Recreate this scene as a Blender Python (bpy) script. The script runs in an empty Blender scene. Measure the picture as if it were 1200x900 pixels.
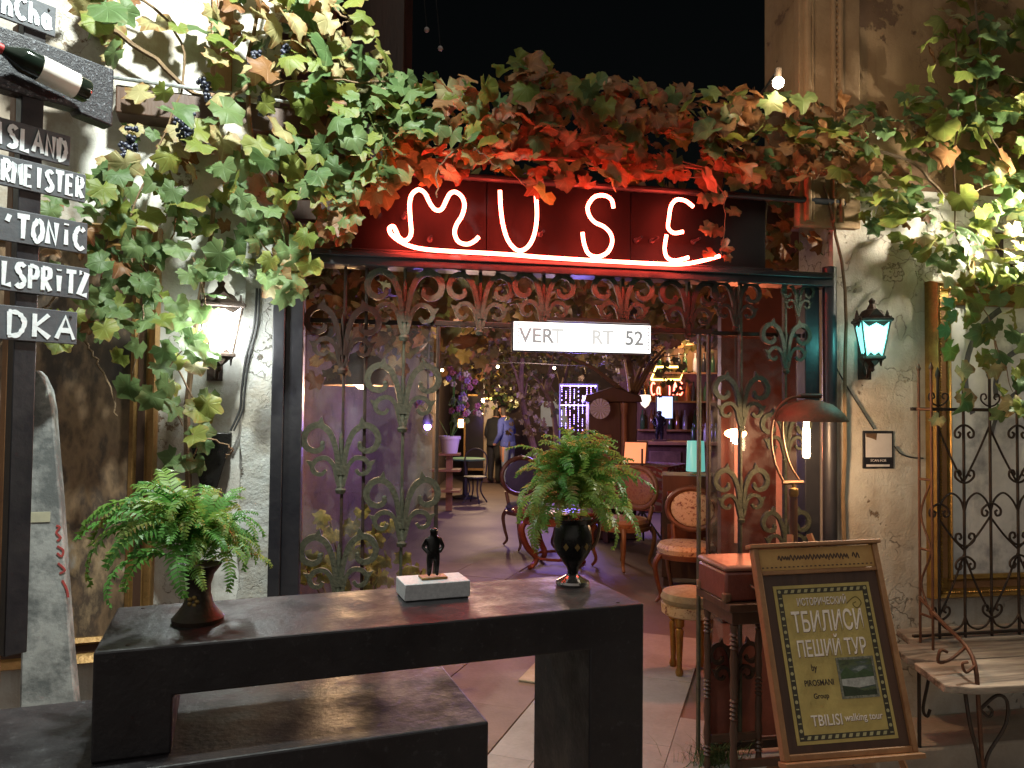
import bpy, bmesh, math, random
import numpy as np
from math import sin, cos, pi, radians, sqrt
from mathutils import Vector, Matrix

random.seed(11)
rng = np.random.default_rng(7)
S = bpy.context.scene
COL = S.collection

# ------------------------------------------------------------------ camera
H = 1.6
PITCH, ROLL, F = radians(1.9), radians(0.6), 900.0     # focal length in pixels of the 1200x900 photograph
cam_d = bpy.data.cameras.new('camera')
cam_d.sensor_width = 36.0
cam_d.lens = 36.0 * F / 1200.0
cam_d.clip_start, cam_d.clip_end = 0.05, 500
cam = bpy.data.objects.new('camera', cam_d)
COL.objects.link(cam)
CAMM = Matrix.Translation((0, 0, H)) @ Matrix.Rotation(radians(90) + PITCH, 4, 'X') @ Matrix.Rotation(ROLL, 4, 'Z')
cam.matrix_world = CAMM
S.camera = cam

# ------------------------------------------------------------------ world, exposure
w = bpy.data.worlds.new('World'); S.world = w; w.use_nodes = True
nt = w.node_tree; nt.nodes.clear()
sky = nt.nodes.new('ShaderNodeTexSky'); sky.sky_type = 'NISHITA'; sky.sun_disc = False
sky.sun_elevation = radians(1.0); sky.sun_rotation = radians(200)
bg = nt.nodes.new('ShaderNodeBackground'); bg.inputs[1].default_value = 0.0012
wo = nt.nodes.new('ShaderNodeOutputWorld')
nt.links.new(sky.outputs[0], bg.inputs[0]); nt.links.new(bg.outputs[0], wo.inputs[0])
S.view_settings.view_transform = 'Standard'; S.view_settings.look = 'None'
S.view_settings.exposure = 1.02; S.view_settings.gamma = 1.0
S.render.engine = 'CYCLES'
S.cycles.use_denoising = True
S.cycles.max_bounces = 8; S.cycles.transparent_max_bounces = 12
S.cycles.sample_clamp_indirect = 4.0
S.cycles.caustics_reflective = False; S.cycles.caustics_refractive = False

sun_d = bpy.data.lights.new('fill_sun', 'SUN'); sun_d.energy = 0.44; sun_d.angle = radians(110); sun_d.color = (1.0, 0.93, 0.84)  # very soft sun added as fill to lift the shadows
sun = bpy.data.objects.new('fill_sun', sun_d); COL.objects.link(sun)
sun.rotation_euler = Vector((0.35, 0.75, -0.75)).to_track_quat('-Z', 'Y').to_euler()

def point_light(name, loc, power, color, radius=0.05, parent=None):
    l = bpy.data.lights.new(name, 'POINT'); l.energy = power; l.color = color; l.shadow_soft_size = radius
    o = bpy.data.objects.new(name, l); COL.objects.link(o); o.location = loc
    if parent: o.parent = parent
    return o

# ------------------------------------------------------------------ pixel -> place helpers
ROT = CAMM.to_3x3(); EYE = Vector((0, 0, H))
def ray(u, v): return ROT @ Vector(((u - 600) / F, -(v - 450) / F, -1.0))
def atz(u, v, z=0.0):
    d = ray(u, v); return EYE + d * ((z - H) / d.z)
def atd(u, v, y):
    d = ray(u, v); return EYE + d * (y / d.y)
class Frame:
    def __init__(s, ox, oy, deg):
        s.a = radians(deg); s.o = Vector((ox, oy, 0))
        s.ex = Vector((cos(s.a), sin(s.a), 0)); s.ey = Vector((-sin(s.a), cos(s.a), 0))
    def loc(s, u, v, off=0.0):                     # pixel -> (x, z) on the vertical plane `off` behind the frame's own
        d = ray(u, v); q = s.o + s.ey * off
        p = EYE + d * ((q - EYE).dot(s.ey) / d.dot(s.ey))
        return ((p - s.o).dot(s.ex), p.z)
    def w(s, x, y, z): return s.o + s.ex * x + s.ey * y + Vector((0, 0, z))
GATE = Frame(0, 3.4331, 11)
LEFT = Frame(-1.008, 3.251, 20)

# ------------------------------------------------------------------ mesh helpers
def cr(pts, n=6, closed=False):                    # Catmull-Rom
    P = [np.array(p, float) for p in pts]; out = []; m = len(P)
    for i in range(m if closed else m - 1):
        p0 = P[(i - 1) % m] if (closed or i > 0) else P[0]
        p1, p2 = P[i], P[(i + 1) % m]
        p3 = P[(i + 2) % m] if (closed or i + 2 < m) else P[-1]
        for k in range(n):
            t = k / n
            out.append(0.5 * (2 * p1 + (p2 - p0) * t + (2 * p0 - 5 * p1 + 4 * p2 - p3) * t * t + (3 * p1 - p0 - 3 * p2 + p3) * t ** 3))
    if not closed: out.append(P[-1])
    return [tuple(p) for p in out]

class MB:
    def __init__(s): s.v = []; s.f = []
    def add(s, v, f):
        n = len(s.v); s.v += [tuple(p) for p in v]; s.f += [tuple(i + n for i in q) for q in f]; return s
    def box(s, x0, x1, y0, y1, z0, z1, M=None):
        v = [Vector((x, y, z)) for z in (z0, z1) for y in (y0, y1) for x in (x0, x1)]
        if M: v = [M @ p for p in v]
        return s.add(v, [(0, 2, 3, 1), (4, 5, 7, 6), (0, 1, 5, 4), (2, 6, 7, 3), (0, 4, 6, 2), (1, 3, 7, 5)])
    def tube(s, pts, r, n=8, closed=False):
        P = [Vector(p) for p in pts]; m = len(P)
        R = r if isinstance(r, (list, tuple)) else [r] * m
        T = []
        for i in range(m):
            a = P[i - 1] if (i > 0 or closed) else P[i]; b = P[(i + 1) % m] if (i < m - 1 or closed) else P[i]
            t = (b - a); T.append(t.normalized() if t.length > 1e-9 else Vector((0, 0, 1)))
        up = Vector((0, 0, 1)) if abs(T[0].z) < 0.9 else Vector((1, 0, 0))
        nrm = (up - T[0] * up.dot(T[0])).normalized(); v = []
        for i in range(m):
            nrm = (nrm - T[i] * nrm.dot(T[i]))
            nrm = nrm.normalized() if nrm.length > 1e-6 else T[i].orthogonal().normalized()
            b = T[i].cross(nrm)
            for k in range(n):
                a = 2 * pi * k / n
                v.append(P[i] + (nrm * cos(a) + b * sin(a)) * R[i])
        f = []
        for i in range(m if closed else m - 1):
            j = (i + 1) % m
            for k in range(n):
                k2 = (k + 1) % n
                f.append((i * n + k, i * n + k2, j * n + k2, j * n + k))
        if not closed:
            f.append(tuple(range(n - 1, -1, -1))); f.append(tuple((m - 1) * n + k for k in range(n)))
        return s.add(v, f)
    def lathe(s, prof, n=24, c=(0, 0, 0), M=None):
        v = []; f = []; m = len(prof)
        for r, z in prof:
            for k in range(n):
                a = 2 * pi * k / n; p = Vector((c[0] + r * cos(a), c[1] + r * sin(a), c[2] + z)); v.append(M @ p if M else p)
        for i in range(m - 1):
            for k in range(n):
                k2 = (k + 1) % n; f.append((i * n + k, i * n + k2, (i + 1) * n + k2, (i + 1) * n + k))
        f.append(tuple(range(n - 1, -1, -1))); f.append(tuple((m - 1) * n + k for k in range(n)))
        return s.add(v, f)
    def prism(s, poly, y0, y1):
        n = len(poly); v = [(x, y0, z) for x, z in poly] + [(x, y1, z) for x, z in poly]
        f = [tuple(range(n)), tuple(range(2 * n - 1, n - 1, -1))] + [(i, i + n, (i + 1) % n + n, (i + 1) % n) for i in range(n)]
        return s.add(v, f)
    def ribbon(s, path, wd, y0, y1):                # flat bar following a path in the xz plane
        m = len(path); W = wd if isinstance(wd, (list, tuple)) else [wd] * m; v = []
        for i in range(m):
            a = np.array(path[max(i - 1, 0)]); b = np.array(path[min(i + 1, m - 1)]); t = b - a
            t = t / (np.hypot(*t) + 1e-9); nn = np.array((-t[1], t[0])) * W[i] / 2; p = np.array(path[i])
            for q, y in ((p + nn, y0), (p - nn, y0), (p - nn, y1), (p + nn, y1)): v.append((q[0], y, q[1]))
        f = [(0, 1, 2, 3), tuple((m - 1) * 4 + k for k in (3, 2, 1, 0))]
        for i in range(m - 1):
            for k in range(4):
                k2 = (k + 1) % 4; f.append((i * 4 + k, (i + 1) * 4 + k, (i + 1) * 4 + k2, i * 4 + k2))
        return s.add(v, f)
    def sphere(s, c, r, nu=10, nv=7, sc=(1, 1, 1)):
        v = [(c[0], c[1], c[2] - r * sc[2])]; f = []
        for j in range(1, nv):
            t = -pi / 2 + pi * j / nv
            for i in range(nu):
                a = 2 * pi * i / nu; v.append((c[0] + r * sc[0] * cos(t) * cos(a), c[1] + r * sc[1] * cos(t) * sin(a), c[2] + r * sc[2] * sin(t)))
        v.append((c[0], c[1], c[2] + r * sc[2])); L = len(v) - 1
        for i in range(nu):
            i2 = (i + 1) % nu; f.append((0, 1 + i2, 1 + i)); f.append((L, 1 + (nv - 2) * nu + i, 1 + (nv - 2) * nu + i2))
            for j in range(nv - 2):
                a = 1 + j * nu; f.append((a + i, a + i2, a + nu + i2, a + nu + i))
        return s.add(v, f)
    def mesh(s, name, smooth=True, angle=35):
        me = bpy.data.meshes.new(name); me.from_pydata(s.v, [], s.f); me.update()
        bm = bmesh.new(); bm.from_mesh(me); bmesh.ops.recalc_face_normals(bm, faces=bm.faces); bm.to_mesh(me); bm.free()
        if smooth:
            me.shade_smooth(); me.set_sharp_from_angle(angle=radians(angle))
        return me

def O(name, mb, mat, parent=None, loc=(0, 0, 0), rot=(0, 0, 0), bevel=0.0, kind=None, smooth=True, angle=35):
    me = mb.mesh(name, smooth, angle) if isinstance(mb, MB) else mb
    if mat is not None and not me.materials: me.materials.append(mat)
    o = bpy.data.objects.new(name, me); COL.objects.link(o)
    o.location = loc; o.rotation_euler = rot
    if parent: o.parent = parent
    if bevel:
        b = o.modifiers.new('bevel', 'BEVEL'); b.width = bevel; b.segments = 2; b.limit_method = 'ANGLE'
    if kind: o['kind'] = kind
    return o
def tag(o, label, cat, group=None):
    o['label'] = label; o['category'] = cat
    if group: o['group'] = group
    return o
def thing(name, label, cat, loc=(0, 0, 0), rz=0.0, group=None):
    o = bpy.data.objects.new(name, None); COL.objects.link(o); o.empty_display_size = 0.1
    o.location = loc; o.rotation_euler = (0, 0, rz)
    return tag(o, label, cat, group)
def dup(o, parent):
    c = o.copy(); COL.objects.link(c); c.parent = parent; return c
def fthing(fr, name, label, cat, x=0, y=0, z=0, group=None):
    return thing(name, label, cat, fr.w(x, y, z), fr.a, group)

# ------------------------------------------------------------------ materials
def nodes(name):
    m = bpy.data.materials.new(name); m.use_nodes = True
    t = m.node_tree; return m, t, t.nodes['Principled BSDF']
def lk(t, a, b): t.links.new(a, b)
def noise(t, vec, scale, detail=6, rough=0.6):
    n = t.nodes.new('ShaderNodeTexNoise'); n.inputs['Scale'].default_value = scale
    n.inputs['Detail'].default_value = detail; n.inputs['Roughness'].default_value = rough
    lk(t, vec, n.inputs['Vector']); return n.outputs[0]
def ramp(t, fac, stops):
    r = t.nodes.new('ShaderNodeValToRGB'); e = r.color_ramp.elements
    while len(e) < len(stops): e.new(0.5)
    for i, (p, c) in enumerate(stops):
        e[i].position = p; e[i].color = (*c, 1) if not isinstance(c, (int, float)) else (c, c, c, 1)
    lk(t, fac, r.inputs[0]); return r.outputs[0]
def mix(t, fac, a, b, mode='MIX'):
    n = t.nodes.new('ShaderNodeMix'); n.data_type = 'RGBA'; n.blend_type = mode
    if isinstance(fac, (int, float)): n.inputs[0].default_value = fac
    else: lk(t, fac, n.inputs[0])
    for k, c in ((6, a), (7, b)):
        if isinstance(c, tuple): n.inputs[k].default_value = (*c, 1)
        else: lk(t, c, n.inputs[k])
    return n.outputs[2]
def math_(t, op, a, b=None, c=None):
    n = t.nodes.new('ShaderNodeMath'); n.operation = op
    for k, x in enumerate((a, b, c)):
        if x is None: continue
        if isinstance(x, (int, float)): n.inputs[k].default_value = x
        else: lk(t, x, n.inputs[k])
    return n.outputs[0]
def bump(t, p, h, strength, dist=0.01):
    b = t.nodes.new('ShaderNodeBump'); b.inputs['Strength'].default_value = strength; b.inputs['Distance'].default_value = dist
    lk(t, h, b.inputs['Height']); lk(t, b.outputs[0], p.inputs['Normal'])
def coord(t, kind='Object'):
    return t.nodes.new('ShaderNodeTexCoord').outputs[kind]
def pm(name, c1, c2=None, scale=6.0, rough=0.6, metal=0.0, bmp=0.2, fine=60.0, lo=0.35, hi=0.65, r2=None, spec=0.5, stretch=None, coat=0.0):
    m, t, p = nodes(name); c2 = c2 or tuple(x * 0.6 for x in c1)
    vec = coord(t)
    if stretch:
        mp = t.nodes.new('ShaderNodeMapping'); mp.inputs['Scale'].default_value = stretch; lk(t, vec, mp.inputs[0]); vec = mp.outputs[0]
    n1 = noise(t, vec, scale); n2 = noise(t, vec, fine, 4)
    f = math_(t, 'ADD', math_(t, 'MULTIPLY', n1, 0.75), math_(t, 'MULTIPLY', n2, 0.25))
    lk(t, ramp(t, f, [(lo, c1), (hi, c2)]), p.inputs['Base Color'])
    lk(t, ramp(t, n1, [(0.3, rough), (0.7, r2 if r2 is not None else min(1, rough * 1.25))]), p.inputs['Roughness'])
    p.inputs['Metallic'].default_value = metal; p.inputs['Specular IOR Level'].default_value = spec
    p.inputs['Coat Weight'].default_value = coat
    if bmp: bump(t, p, math_(t, 'ADD', n2, math_(t, 'MULTIPLY', n1, 1.5)), bmp, 0.006)
    return m
def emit(name, color, strength, base=(0.8, 0.8, 0.8)):
    m, t, p = nodes(name); p.inputs['Base Color'].default_value = (*base, 1)
    p.inputs['Emission Color'].default_value = (*color, 1); p.inputs['Emission Strength'].default_value = strength
    p.inputs['Roughness'].default_value = 0.3
    return m
def plaster(name, c1, c2, stain, brick, sc=1.6, patch=0.62, bmp=0.6):
    m, t, p = nodes(name); vec = coord(t)
    big = noise(t, vec, sc, 8, 0.65); mid = noise(t, vec, sc * 5, 6); fine = noise(t, vec, 90, 4)
    base = mix(t, ramp(t, mid, [(0.35, 0), (0.7, 1)]), c1, c2)
    base = mix(t, ramp(t, big, [(0.45, 0), (0.6, 0.75)]), base, stain)
    big2 = noise(t, vec, sc * 1.7 + 0.3, 9, 0.7)
    holes = ramp(t, big2, [(patch, 0), (patch + 0.015, 1)])
    base = mix(t, holes, base, brick)
    vo = t.nodes.new('ShaderNodeTexVoronoi'); vo.feature = 'DISTANCE_TO_EDGE'; vo.inputs['Scale'].default_value = 2.2
    wv = t.nodes.new('ShaderNodeVectorMath'); wv.operation = 'ADD'; nn = t.nodes.new('ShaderNodeTexNoise'); nn.inputs['Scale'].default_value = 5.0; nn.inputs['Detail'].default_value = 6
    lk(t, vec, nn.inputs['Vector']); lk(t, vec, wv.inputs[0]); lk(t, nn.outputs[1], wv.inputs[1]); lk(t, wv.outputs[0], vo.inputs['Vector'])
    crack = math_(t, 'MULTIPLY', ramp(t, vo.outputs[0], [(.0, 1), (.012, 0)]), ramp(t, noise(t, vec, 1.1, 3), [(.5, 0), (.56, 1)]))
    base = mix(t, math_(t, 'MULTIPLY', crack, .7), base, tuple(q * .55 for q in stain))
    mp = t.nodes.new('ShaderNodeMapping'); mp.inputs['Scale'].default_value = (7, 7, .5); lk(t, vec, mp.inputs[0])
    base = mix(t, ramp(t, noise(t, mp.outputs[0], 1.6, 5), [(.56, 0), (.72, .55)]), base, stain)
    holes = math_(t, 'MAXIMUM', holes, crack)
    lk(t, base, p.inputs['Base Color']); p.inputs['Roughness'].default_value = 0.88
    h = math_(t, 'SUBTRACT', math_(t, 'ADD', math_(t, 'MULTIPLY', fine, 0.35), mid), math_(t, 'MULTIPLY', holes, 0.8))
    bump(t, p, h, bmp, 0.012)
    return m

def leaf_mat(name, a, b, edge, edge_amt, tr=0.45):
    m, t, p = nodes(name)
    uv = t.nodes.new('ShaderNodeUVMap').outputs[0]
    sx = t.nodes.new('ShaderNodeSeparateXYZ'); lk(t, uv, sx.inputs[0])
    x, y = sx.outputs[0], sx.outputs[1]
    r = math_(t, 'SQRT', math_(t, 'ADD', math_(t, 'MULTIPLY', x, x), math_(t, 'MULTIPLY', y, y)))
    ang = math_(t, 'ARCTAN2', x, y)
    vein = math_(t, 'POWER', math_(t, 'ABSOLUTE', math_(t, 'COSINE', math_(t, 'MULTIPLY', ang, 3.6))), 60.0)
    geo = t.nodes.new('ShaderNodeNewGeometry').outputs['Position']
    n1 = noise(t, geo, 5.0, 3); n2 = noise(t, geo, 38.0, 4)
    oi = t.nodes.new('ShaderNodeObjectInfo').outputs['Random']
    k = math_(t, 'ADD', math_(t, 'MULTIPLY', n1, 0.7), math_(t, 'MULTIPLY', oi, 0.4))
    col = mix(t, ramp(t, k, [(0.3, 0), (0.75, 1)]), a, b)
    e = math_(t, 'MULTIPLY', math_(t, 'ADD', r, math_(t, 'MULTIPLY', math_(t, 'SUBTRACT', n2, 0.5), 1.1)), edge_amt)
    col = mix(t, ramp(t, e, [(0.45, 0), (0.75, 1)]), col, edge)
    col = mix(t, math_(t, 'MULTIPLY', vein, 0.4), col, tuple(min(1, q * 1.8 + 0.03) for q in a))
    lk(t, col, p.inputs['Base Color']); p.inputs['Roughness'].default_value = 0.5
    p.inputs['Specular IOR Level'].default_value = 0.35
    bump(t, p, math_(t, 'ADD', math_(t, 'MULTIPLY', vein, -0.6), n2), 0.5, 0.004)
    td = t.nodes.new('ShaderNodeBsdfTranslucent'); lk(t, col, td.inputs[0])
    ms = t.nodes.new('ShaderNodeMixShader'); ms.inputs[0].default_value = tr
    out = t.nodes['Material Output']
    lk(t, p.outputs[0], ms.inputs[1]); lk(t, td.outputs[0], ms.inputs[2]); lk(t, ms.outputs[0], out.inputs[0])
    return m
def glass_mat(name, tint=(0.9, 0.92, 0.95), rough=0.03, dirt=0.12):
    m, t, p = nodes(name); out = t.nodes['Material Output']
    tr = t.nodes.new('ShaderNodeBsdfTransparent'); tr.inputs[0].default_value = (*tint, 1)
    gl = t.nodes.new('ShaderNodeBsdfGlossy'); gl.inputs['Roughness'].default_value = rough
    fr = t.nodes.new('ShaderNodeFresnel'); fr.inputs[0].default_value = 1.5
    ms = t.nodes.new('ShaderNodeMixShader'); lk(t, fr.outputs[0], ms.inputs[0]); lk(t, tr.outputs[0], ms.inputs[1]); lk(t, gl.outputs[0], ms.inputs[2])
    df = t.nodes.new('ShaderNodeBsdfDiffuse'); df.inputs[0].default_value = (0.6, 0.55, 0.5, 1)
    n = noise(t, coord(t), 7.0, 8, 0.7); fac = ramp(t, n, [(0.4, 0), (0.8, dirt * 2)])
    m2 = t.nodes.new('ShaderNodeMixShader'); lk(t, fac, m2.inputs[0]); lk(t, ms.outputs[0], m2.inputs[1]); lk(t, df.outputs[0], m2.inputs[2])
    lk(t, m2.outputs[0], out.inputs[0]); return m

M = {}
M['plaster_left'] = plaster('white_plaster', (0.62, 0.62, 0.58), (0.5, 0.5, 0.46), (0.24, 0.17, 0.11), (0.17, 0.11, 0.07), 1.5, 0.60, 0.5)
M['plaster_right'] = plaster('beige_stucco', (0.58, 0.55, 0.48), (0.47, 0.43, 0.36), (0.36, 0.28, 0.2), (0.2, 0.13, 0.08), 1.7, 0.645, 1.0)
M['plaster_top'] = plaster('warm_lit_stucco', (0.38, 0.24, 0.12), (0.3, 0.18, 0.085), (0.2, 0.11, 0.05), (0.15, 0.08, 0.04), 1.0, 0.56, 0.6)  # brown tone carries the warm light on the upper wall
M['dark_wall'] = plaster('courtyard_brown_wall', (0.1, 0.065, 0.045), (0.07, 0.045, 0.032), (0.05, 0.033, 0.024), (0.04, 0.027, 0.02), 1.2, 0.6, 0.5)
M['black_paint'] = pm('black_gloss_paint', (0.012, 0.012, 0.016), (0.022, 0.021, 0.024), 5, 0.3, 0, 0.12, 40, r2=0.5)
M['sign_panel'] = pm('black_panel', (0.004, 0.004, 0.005), (0.007, 0.006, 0.006), 4, 0.55, 0, 0.06, 60, spec=.1)
M['iron'] = pm('cast_iron', (0.03, 0.034, 0.022), (0.085, 0.085, 0.052), 24, 0.48, 0.4, 0.5, 120)
M['iron_dark'] = pm('dark_iron', (0.03, 0.025, 0.022), (0.06, 0.035, 0.022), 20, 0.5, 0.6, 0.4, 140)
M['iron_rust'] = pm('rusty_iron', (0.07, 0.032, 0.02), (0.14, 0.06, 0.03), 22, 0.6, 0.5, 0.5, 140)
M['wood_dark'] = pm('dark_wood', (0.045, 0.022, 0.013), (0.085, 0.04, 0.022), 8, 0.42, 0, 0.25, 60, stretch=(1, 1, 0.15))
M['mahogany'] = pm('mahogany', (0.12, 0.03, 0.014), (0.2, 0.055, 0.022), 8, 0.22, 0, 0.1, 50)
M['wood_mid'] = pm('oiled_wood', (0.2, 0.09, 0.035), (0.3, 0.15, 0.06), 9, 0.45, 0, 0.25, 60)
M['walnut'] = pm('carved_walnut', (0.08, 0.035, 0.016), (0.14, 0.065, 0.03), 9, 0.35, 0, 0.3, 60)
M['wood_grey'] = pm('weathered_grey_wood', (0.085, 0.062, 0.048), (0.34, 0.28, 0.22), 16, 0.75, 0, 1.0, 60, lo=.4, hi=.62, stretch=(0.07, 1, 1))
M['gold'] = pm('gilded_wood', (0.42, 0.26, 0.07), (0.22, 0.12, 0.035), 12, 0.35, 0.75, 0.35, 90)
M['gold_dull'] = pm('dull_gilded_wood', (0.36, 0.21, 0.07), (0.2, 0.11, 0.035), 10, 0.4, 0.5, 0.4, 90)
M['bronze'] = pm('bronze', (0.11, 0.06, 0.035), (0.19, 0.11, 0.06), 14, 0.58, 0.4, 0.25, 80)
M['bronze_black'] = pm('black_bronze', (0.012, 0.012, 0.013), (0.03, 0.028, 0.025), 12, 0.25, 0.6, 0.2, 80)
M['brass'] = pm('aged_brass', (0.3, 0.2, 0.07), (0.18, 0.12, 0.05), 18, 0.4, 0.8, 0.2, 80)
M['stone_white'] = pm('white_terrazzo', (0.62, 0.63, 0.64), (0.45, 0.46, 0.48), 120, 0.5, 0, 0.1, 300)
M['concrete'] = pm('weathered_concrete', (0.13, 0.14, 0.14), (0.36, 0.37, 0.36), 9, 0.85, 0, 0.3, 45, lo=.42, hi=.6)
M['leather_red'] = pm('worn_red_leather', (0.17, 0.05, 0.035), (0.11, 0.032, 0.024), 8, 0.4, 0, 0.3, 70)
M['slab_grey'] = pm('grey_paving', (0.32, 0.31, 0.28), (0.22, 0.21, 0.185), 3.2, 0.62, 0, 0.25, 45)
M['slab_brown_and_lit'] = pm('brown_and_warm_lit_paving', (0.2, 0.145, 0.105), (0.14, 0.1, 0.075), 3.0, 0.6, 0, 0.25, 45)
M['slab_beige'] = pm('beige_stone', (0.45, 0.36, 0.25), (0.34, 0.27, 0.18), 14, 0.7, 0, 0.3, 60)
M['ground'] = pm('courtyard_concrete', (0.15, 0.105, 0.08), (0.1, 0.075, 0.06), 0.9, 0.55, 0, 0.3, 30)
M['chalk'] = pm('pale_blue_paint', (0.72, 0.78, 0.82), (0.6, 0.68, 0.72), 30, 0.7, 0, 0.2, 90)
M['slate'] = pm('slate_board', (0.05, 0.058, 0.07), (0.075, 0.083, 0.095), 7, 0.6, 0, 0.25, 60)
M['granite'] = pm('black_speckled_panel', (0.012, 0.014, 0.02), (0.3, 0.33, 0.38), 80, 0.5, 0, 0.4, 200, lo=0.56, hi=0.72)
M['wire'] = pm('black_cable', (0.02, 0.02, 0.02), (0.03, 0.03, 0.03), 5, 0.5, 0, 0)
M['stem'] = pm('vine_stem', (0.12, 0.075, 0.04), (0.2, 0.13, 0.07), 20, 0.8, 0, 0.6, 90)
M['grape'] = pm('dark_grapes', (0.012, 0.014, 0.03), (0.045, 0.05, 0.085), 20, 0.4, 0, 0, 60)
M['white_cer'] = pm('white_glaze', (0.6, 0.56, 0.54), (0.5, 0.46, 0.44), 6, 0.4, 0, 0)
M['velvet'] = pm('blue_velvet', (0.05, 0.055, 0.085), (0.08, 0.085, 0.12), 9, 0.8, 0, 0.2)
M['leaf_green'] = leaf_mat('vine_leaf_green', (0.08, 0.145, 0.05), (0.14, 0.2, 0.075), (0.19, 0.17, 0.06), 0.6)
M['leaf_lime'] = leaf_mat('vine_leaf_lime', (0.14, 0.19, 0.035), (0.21, 0.23, 0.05), (0.25, 0.17, 0.055), 0.72)
M['leaf_yellow'] = leaf_mat('vine_leaf_yellow', (0.34, 0.31, 0.14), (0.4, 0.35, 0.18), (0.28, 0.15, 0.06), 0.85)
M['leaf_brown'] = leaf_mat('vine_leaf_brown', (0.21, 0.1, 0.04), (0.27, 0.14, 0.055), (0.13, 0.055, 0.025), 0.8)
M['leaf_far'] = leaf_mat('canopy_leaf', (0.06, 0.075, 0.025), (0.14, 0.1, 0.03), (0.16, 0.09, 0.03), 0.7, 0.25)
M['fern'] = pm('fern_green', (0.055, 0.2, 0.035), (0.1, 0.28, 0.055), 5, 0.45, 0, 0.2, 40)
M['fern_lime'] = pm('fern_lime', (0.13, 0.27, 0.05), (0.2, 0.33, 0.07), 5, 0.45, 0, 0.2, 40)
M['grass'] = pm('grass_green', (0.05, 0.1, 0.025), (0.1, 0.13, 0.04), 9, 0.6, 0, 0)
M['glass'] = glass_mat('dusty_glass')
M['neon'] = emit('red_neon', (1.0, 0.06, 0.035), 40.0)

# letters painted in single strokes (unit box)
ST = {
 'n': [[(0.15, 0), (0.15, 0.6)], [(0.15, 0.4), (0.45, 0.62), (0.75, 0.45), (0.78, 0)]],
 'C': [[(0.9, 0.85), (0.5, 1), (0.12, 0.7), (0.12, 0.3), (0.5, 0), (0.9, 0.12)]],
 'h': [[(0.15, 0), (0.15, 1)], [(0.15, 0.4), (0.5, 0.62), (0.75, 0.4), (0.8, 0)]],
 'a': [[(0.75, 0.55), (0.4, 0.62), (0.15, 0.3), (0.4, 0), (0.72, 0.2), (0.75, 0.55)], [(0.75, 0.6), (0.78, 0.15), (0.95, 0)]],
 'I': [[(0.5, 0), (0.5, 1)]], 'i': [[(0.5, 0), (0.5, 0.7)], [(0.5, 0.92), (0.5, 0.99)]],
 'S': [[(0.85, 0.88), (0.5, 1), (0.18, 0.8), (0.5, 0.52), (0.85, 0.25), (0.5, 0), (0.12, 0.1)]],
 'L': [[(0.2, 1), (0.17, 0), (0.85, 0.03)]], 'A': [[(0.05, 0), (0.5, 1), (0.95, 0)], [(0.25, 0.38), (0.78, 0.38)]],
 'N': [[(0.12, 0), (0.15, 1), (0.82, 0.02), (0.85, 1)]],
 'D': [[(0.15, 0), (0.15, 1)], [(0.1, 1), (0.6, 0.95), (0.88, 0.55), (0.6, 0.05), (0.1, 0)]],
 'R': [[(0.15, 0), (0.15, 1)], [(0.1, 1), (0.75, 0.95), (0.75, 0.6), (0.2, 0.48)], [(0.3, 0.48), (0.88, 0)]],
 'M': [[(0.05, 0), (0.15, 1), (0.5, 0.35), (0.82, 1), (0.95, 0)]],
 'E': [[(0.85, 1), (0.15, 1), (0.15, 0), (0.88, 0.02)], [(0.15, 0.52), (0.75, 0.52)]],
 'T': [[(0.0, 0.98), (1, 1)], [(0.5, 1), (0.48, 0)]],
 'O': [[(0.5, 1), (0.12, 0.6), (0.2, 0.15), (0.55, 0), (0.88, 0.4), (0.78, 0.85), (0.5, 1)]],
 'P': [[(0.15, 0), (0.15, 1)], [(0.1, 1), (0.75, 0.93), (0.75, 0.55), (0.2, 0.48)]],
 'Z': [[(0.1, 1), (0.9, 1), (0.1, 0.02), (0.92, 0)]],
 'K': [[(0.15, 0), (0.15, 1)], [(0.85, 1), (0.18, 0.45), (0.9, 0)]],
 "'": [[(0.6, 1), (0.4, 0.7)]],
 'F': [[(0.85, 1), (0.15, 1), (0.15, 0)], [(0.15, 0.52), (0.75, 0.52)]],
}
CURVY = set('nChaSDROPaC')
def strokes(mb, text, x0, x1, zf, hgt, wd, y0, y1, gap=0.18):
    """painted letters between x0 and x1; zf(x) gives the baseline"""
    n = len(text); adv = (x1 - x0) / n
    for i, ch in enumerate(text):
        if ch == ' ': continue
        j = random.uniform(-0.06, 0.06)
        for pl in ST[ch]:
            pts = [(x0 + adv * (i + gap / 2 + px * (1 - gap)), zf(x0 + adv * i) + hgt * (pz + j)) for px, pz in pl]
            if ch in CURVY and len(pts) > 2: pts = cr(pts, 5)
            dy = random.uniform(0, 0.0006)
            mb.ribbon(pts, [wd * random.uniform(0.75, 1.25) for _ in pts], y0 - dy, y1)

def text_mesh(body, size, depth=0.0015, xscale=1.0, bold=0.0):
    c = bpy.data.curves.new('text', 'FONT'); c.body = body; c.size = size; c.extrude = depth; c.offset = bold * size
    c.align_x = 'CENTER'; c.align_y = 'CENTER'; c.resolution_u = 3
    o = bpy.data.objects.new('text', c); COL.objects.link(o)
    dg = bpy.context.evaluated_depsgraph_get(); dg.update()
    me = bpy.data.meshes.new_from_object(o.evaluated_get(dg))
    bpy.data.objects.remove(o); bpy.data.curves.remove(c)
    me.transform(Matrix.Scale(xscale, 4, (1, 0, 0)))
    me.transform(Matrix.Rotation(radians(90), 4, 'X'))      # now in the xz plane, facing -y
    return me
#@@SETTING

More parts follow.
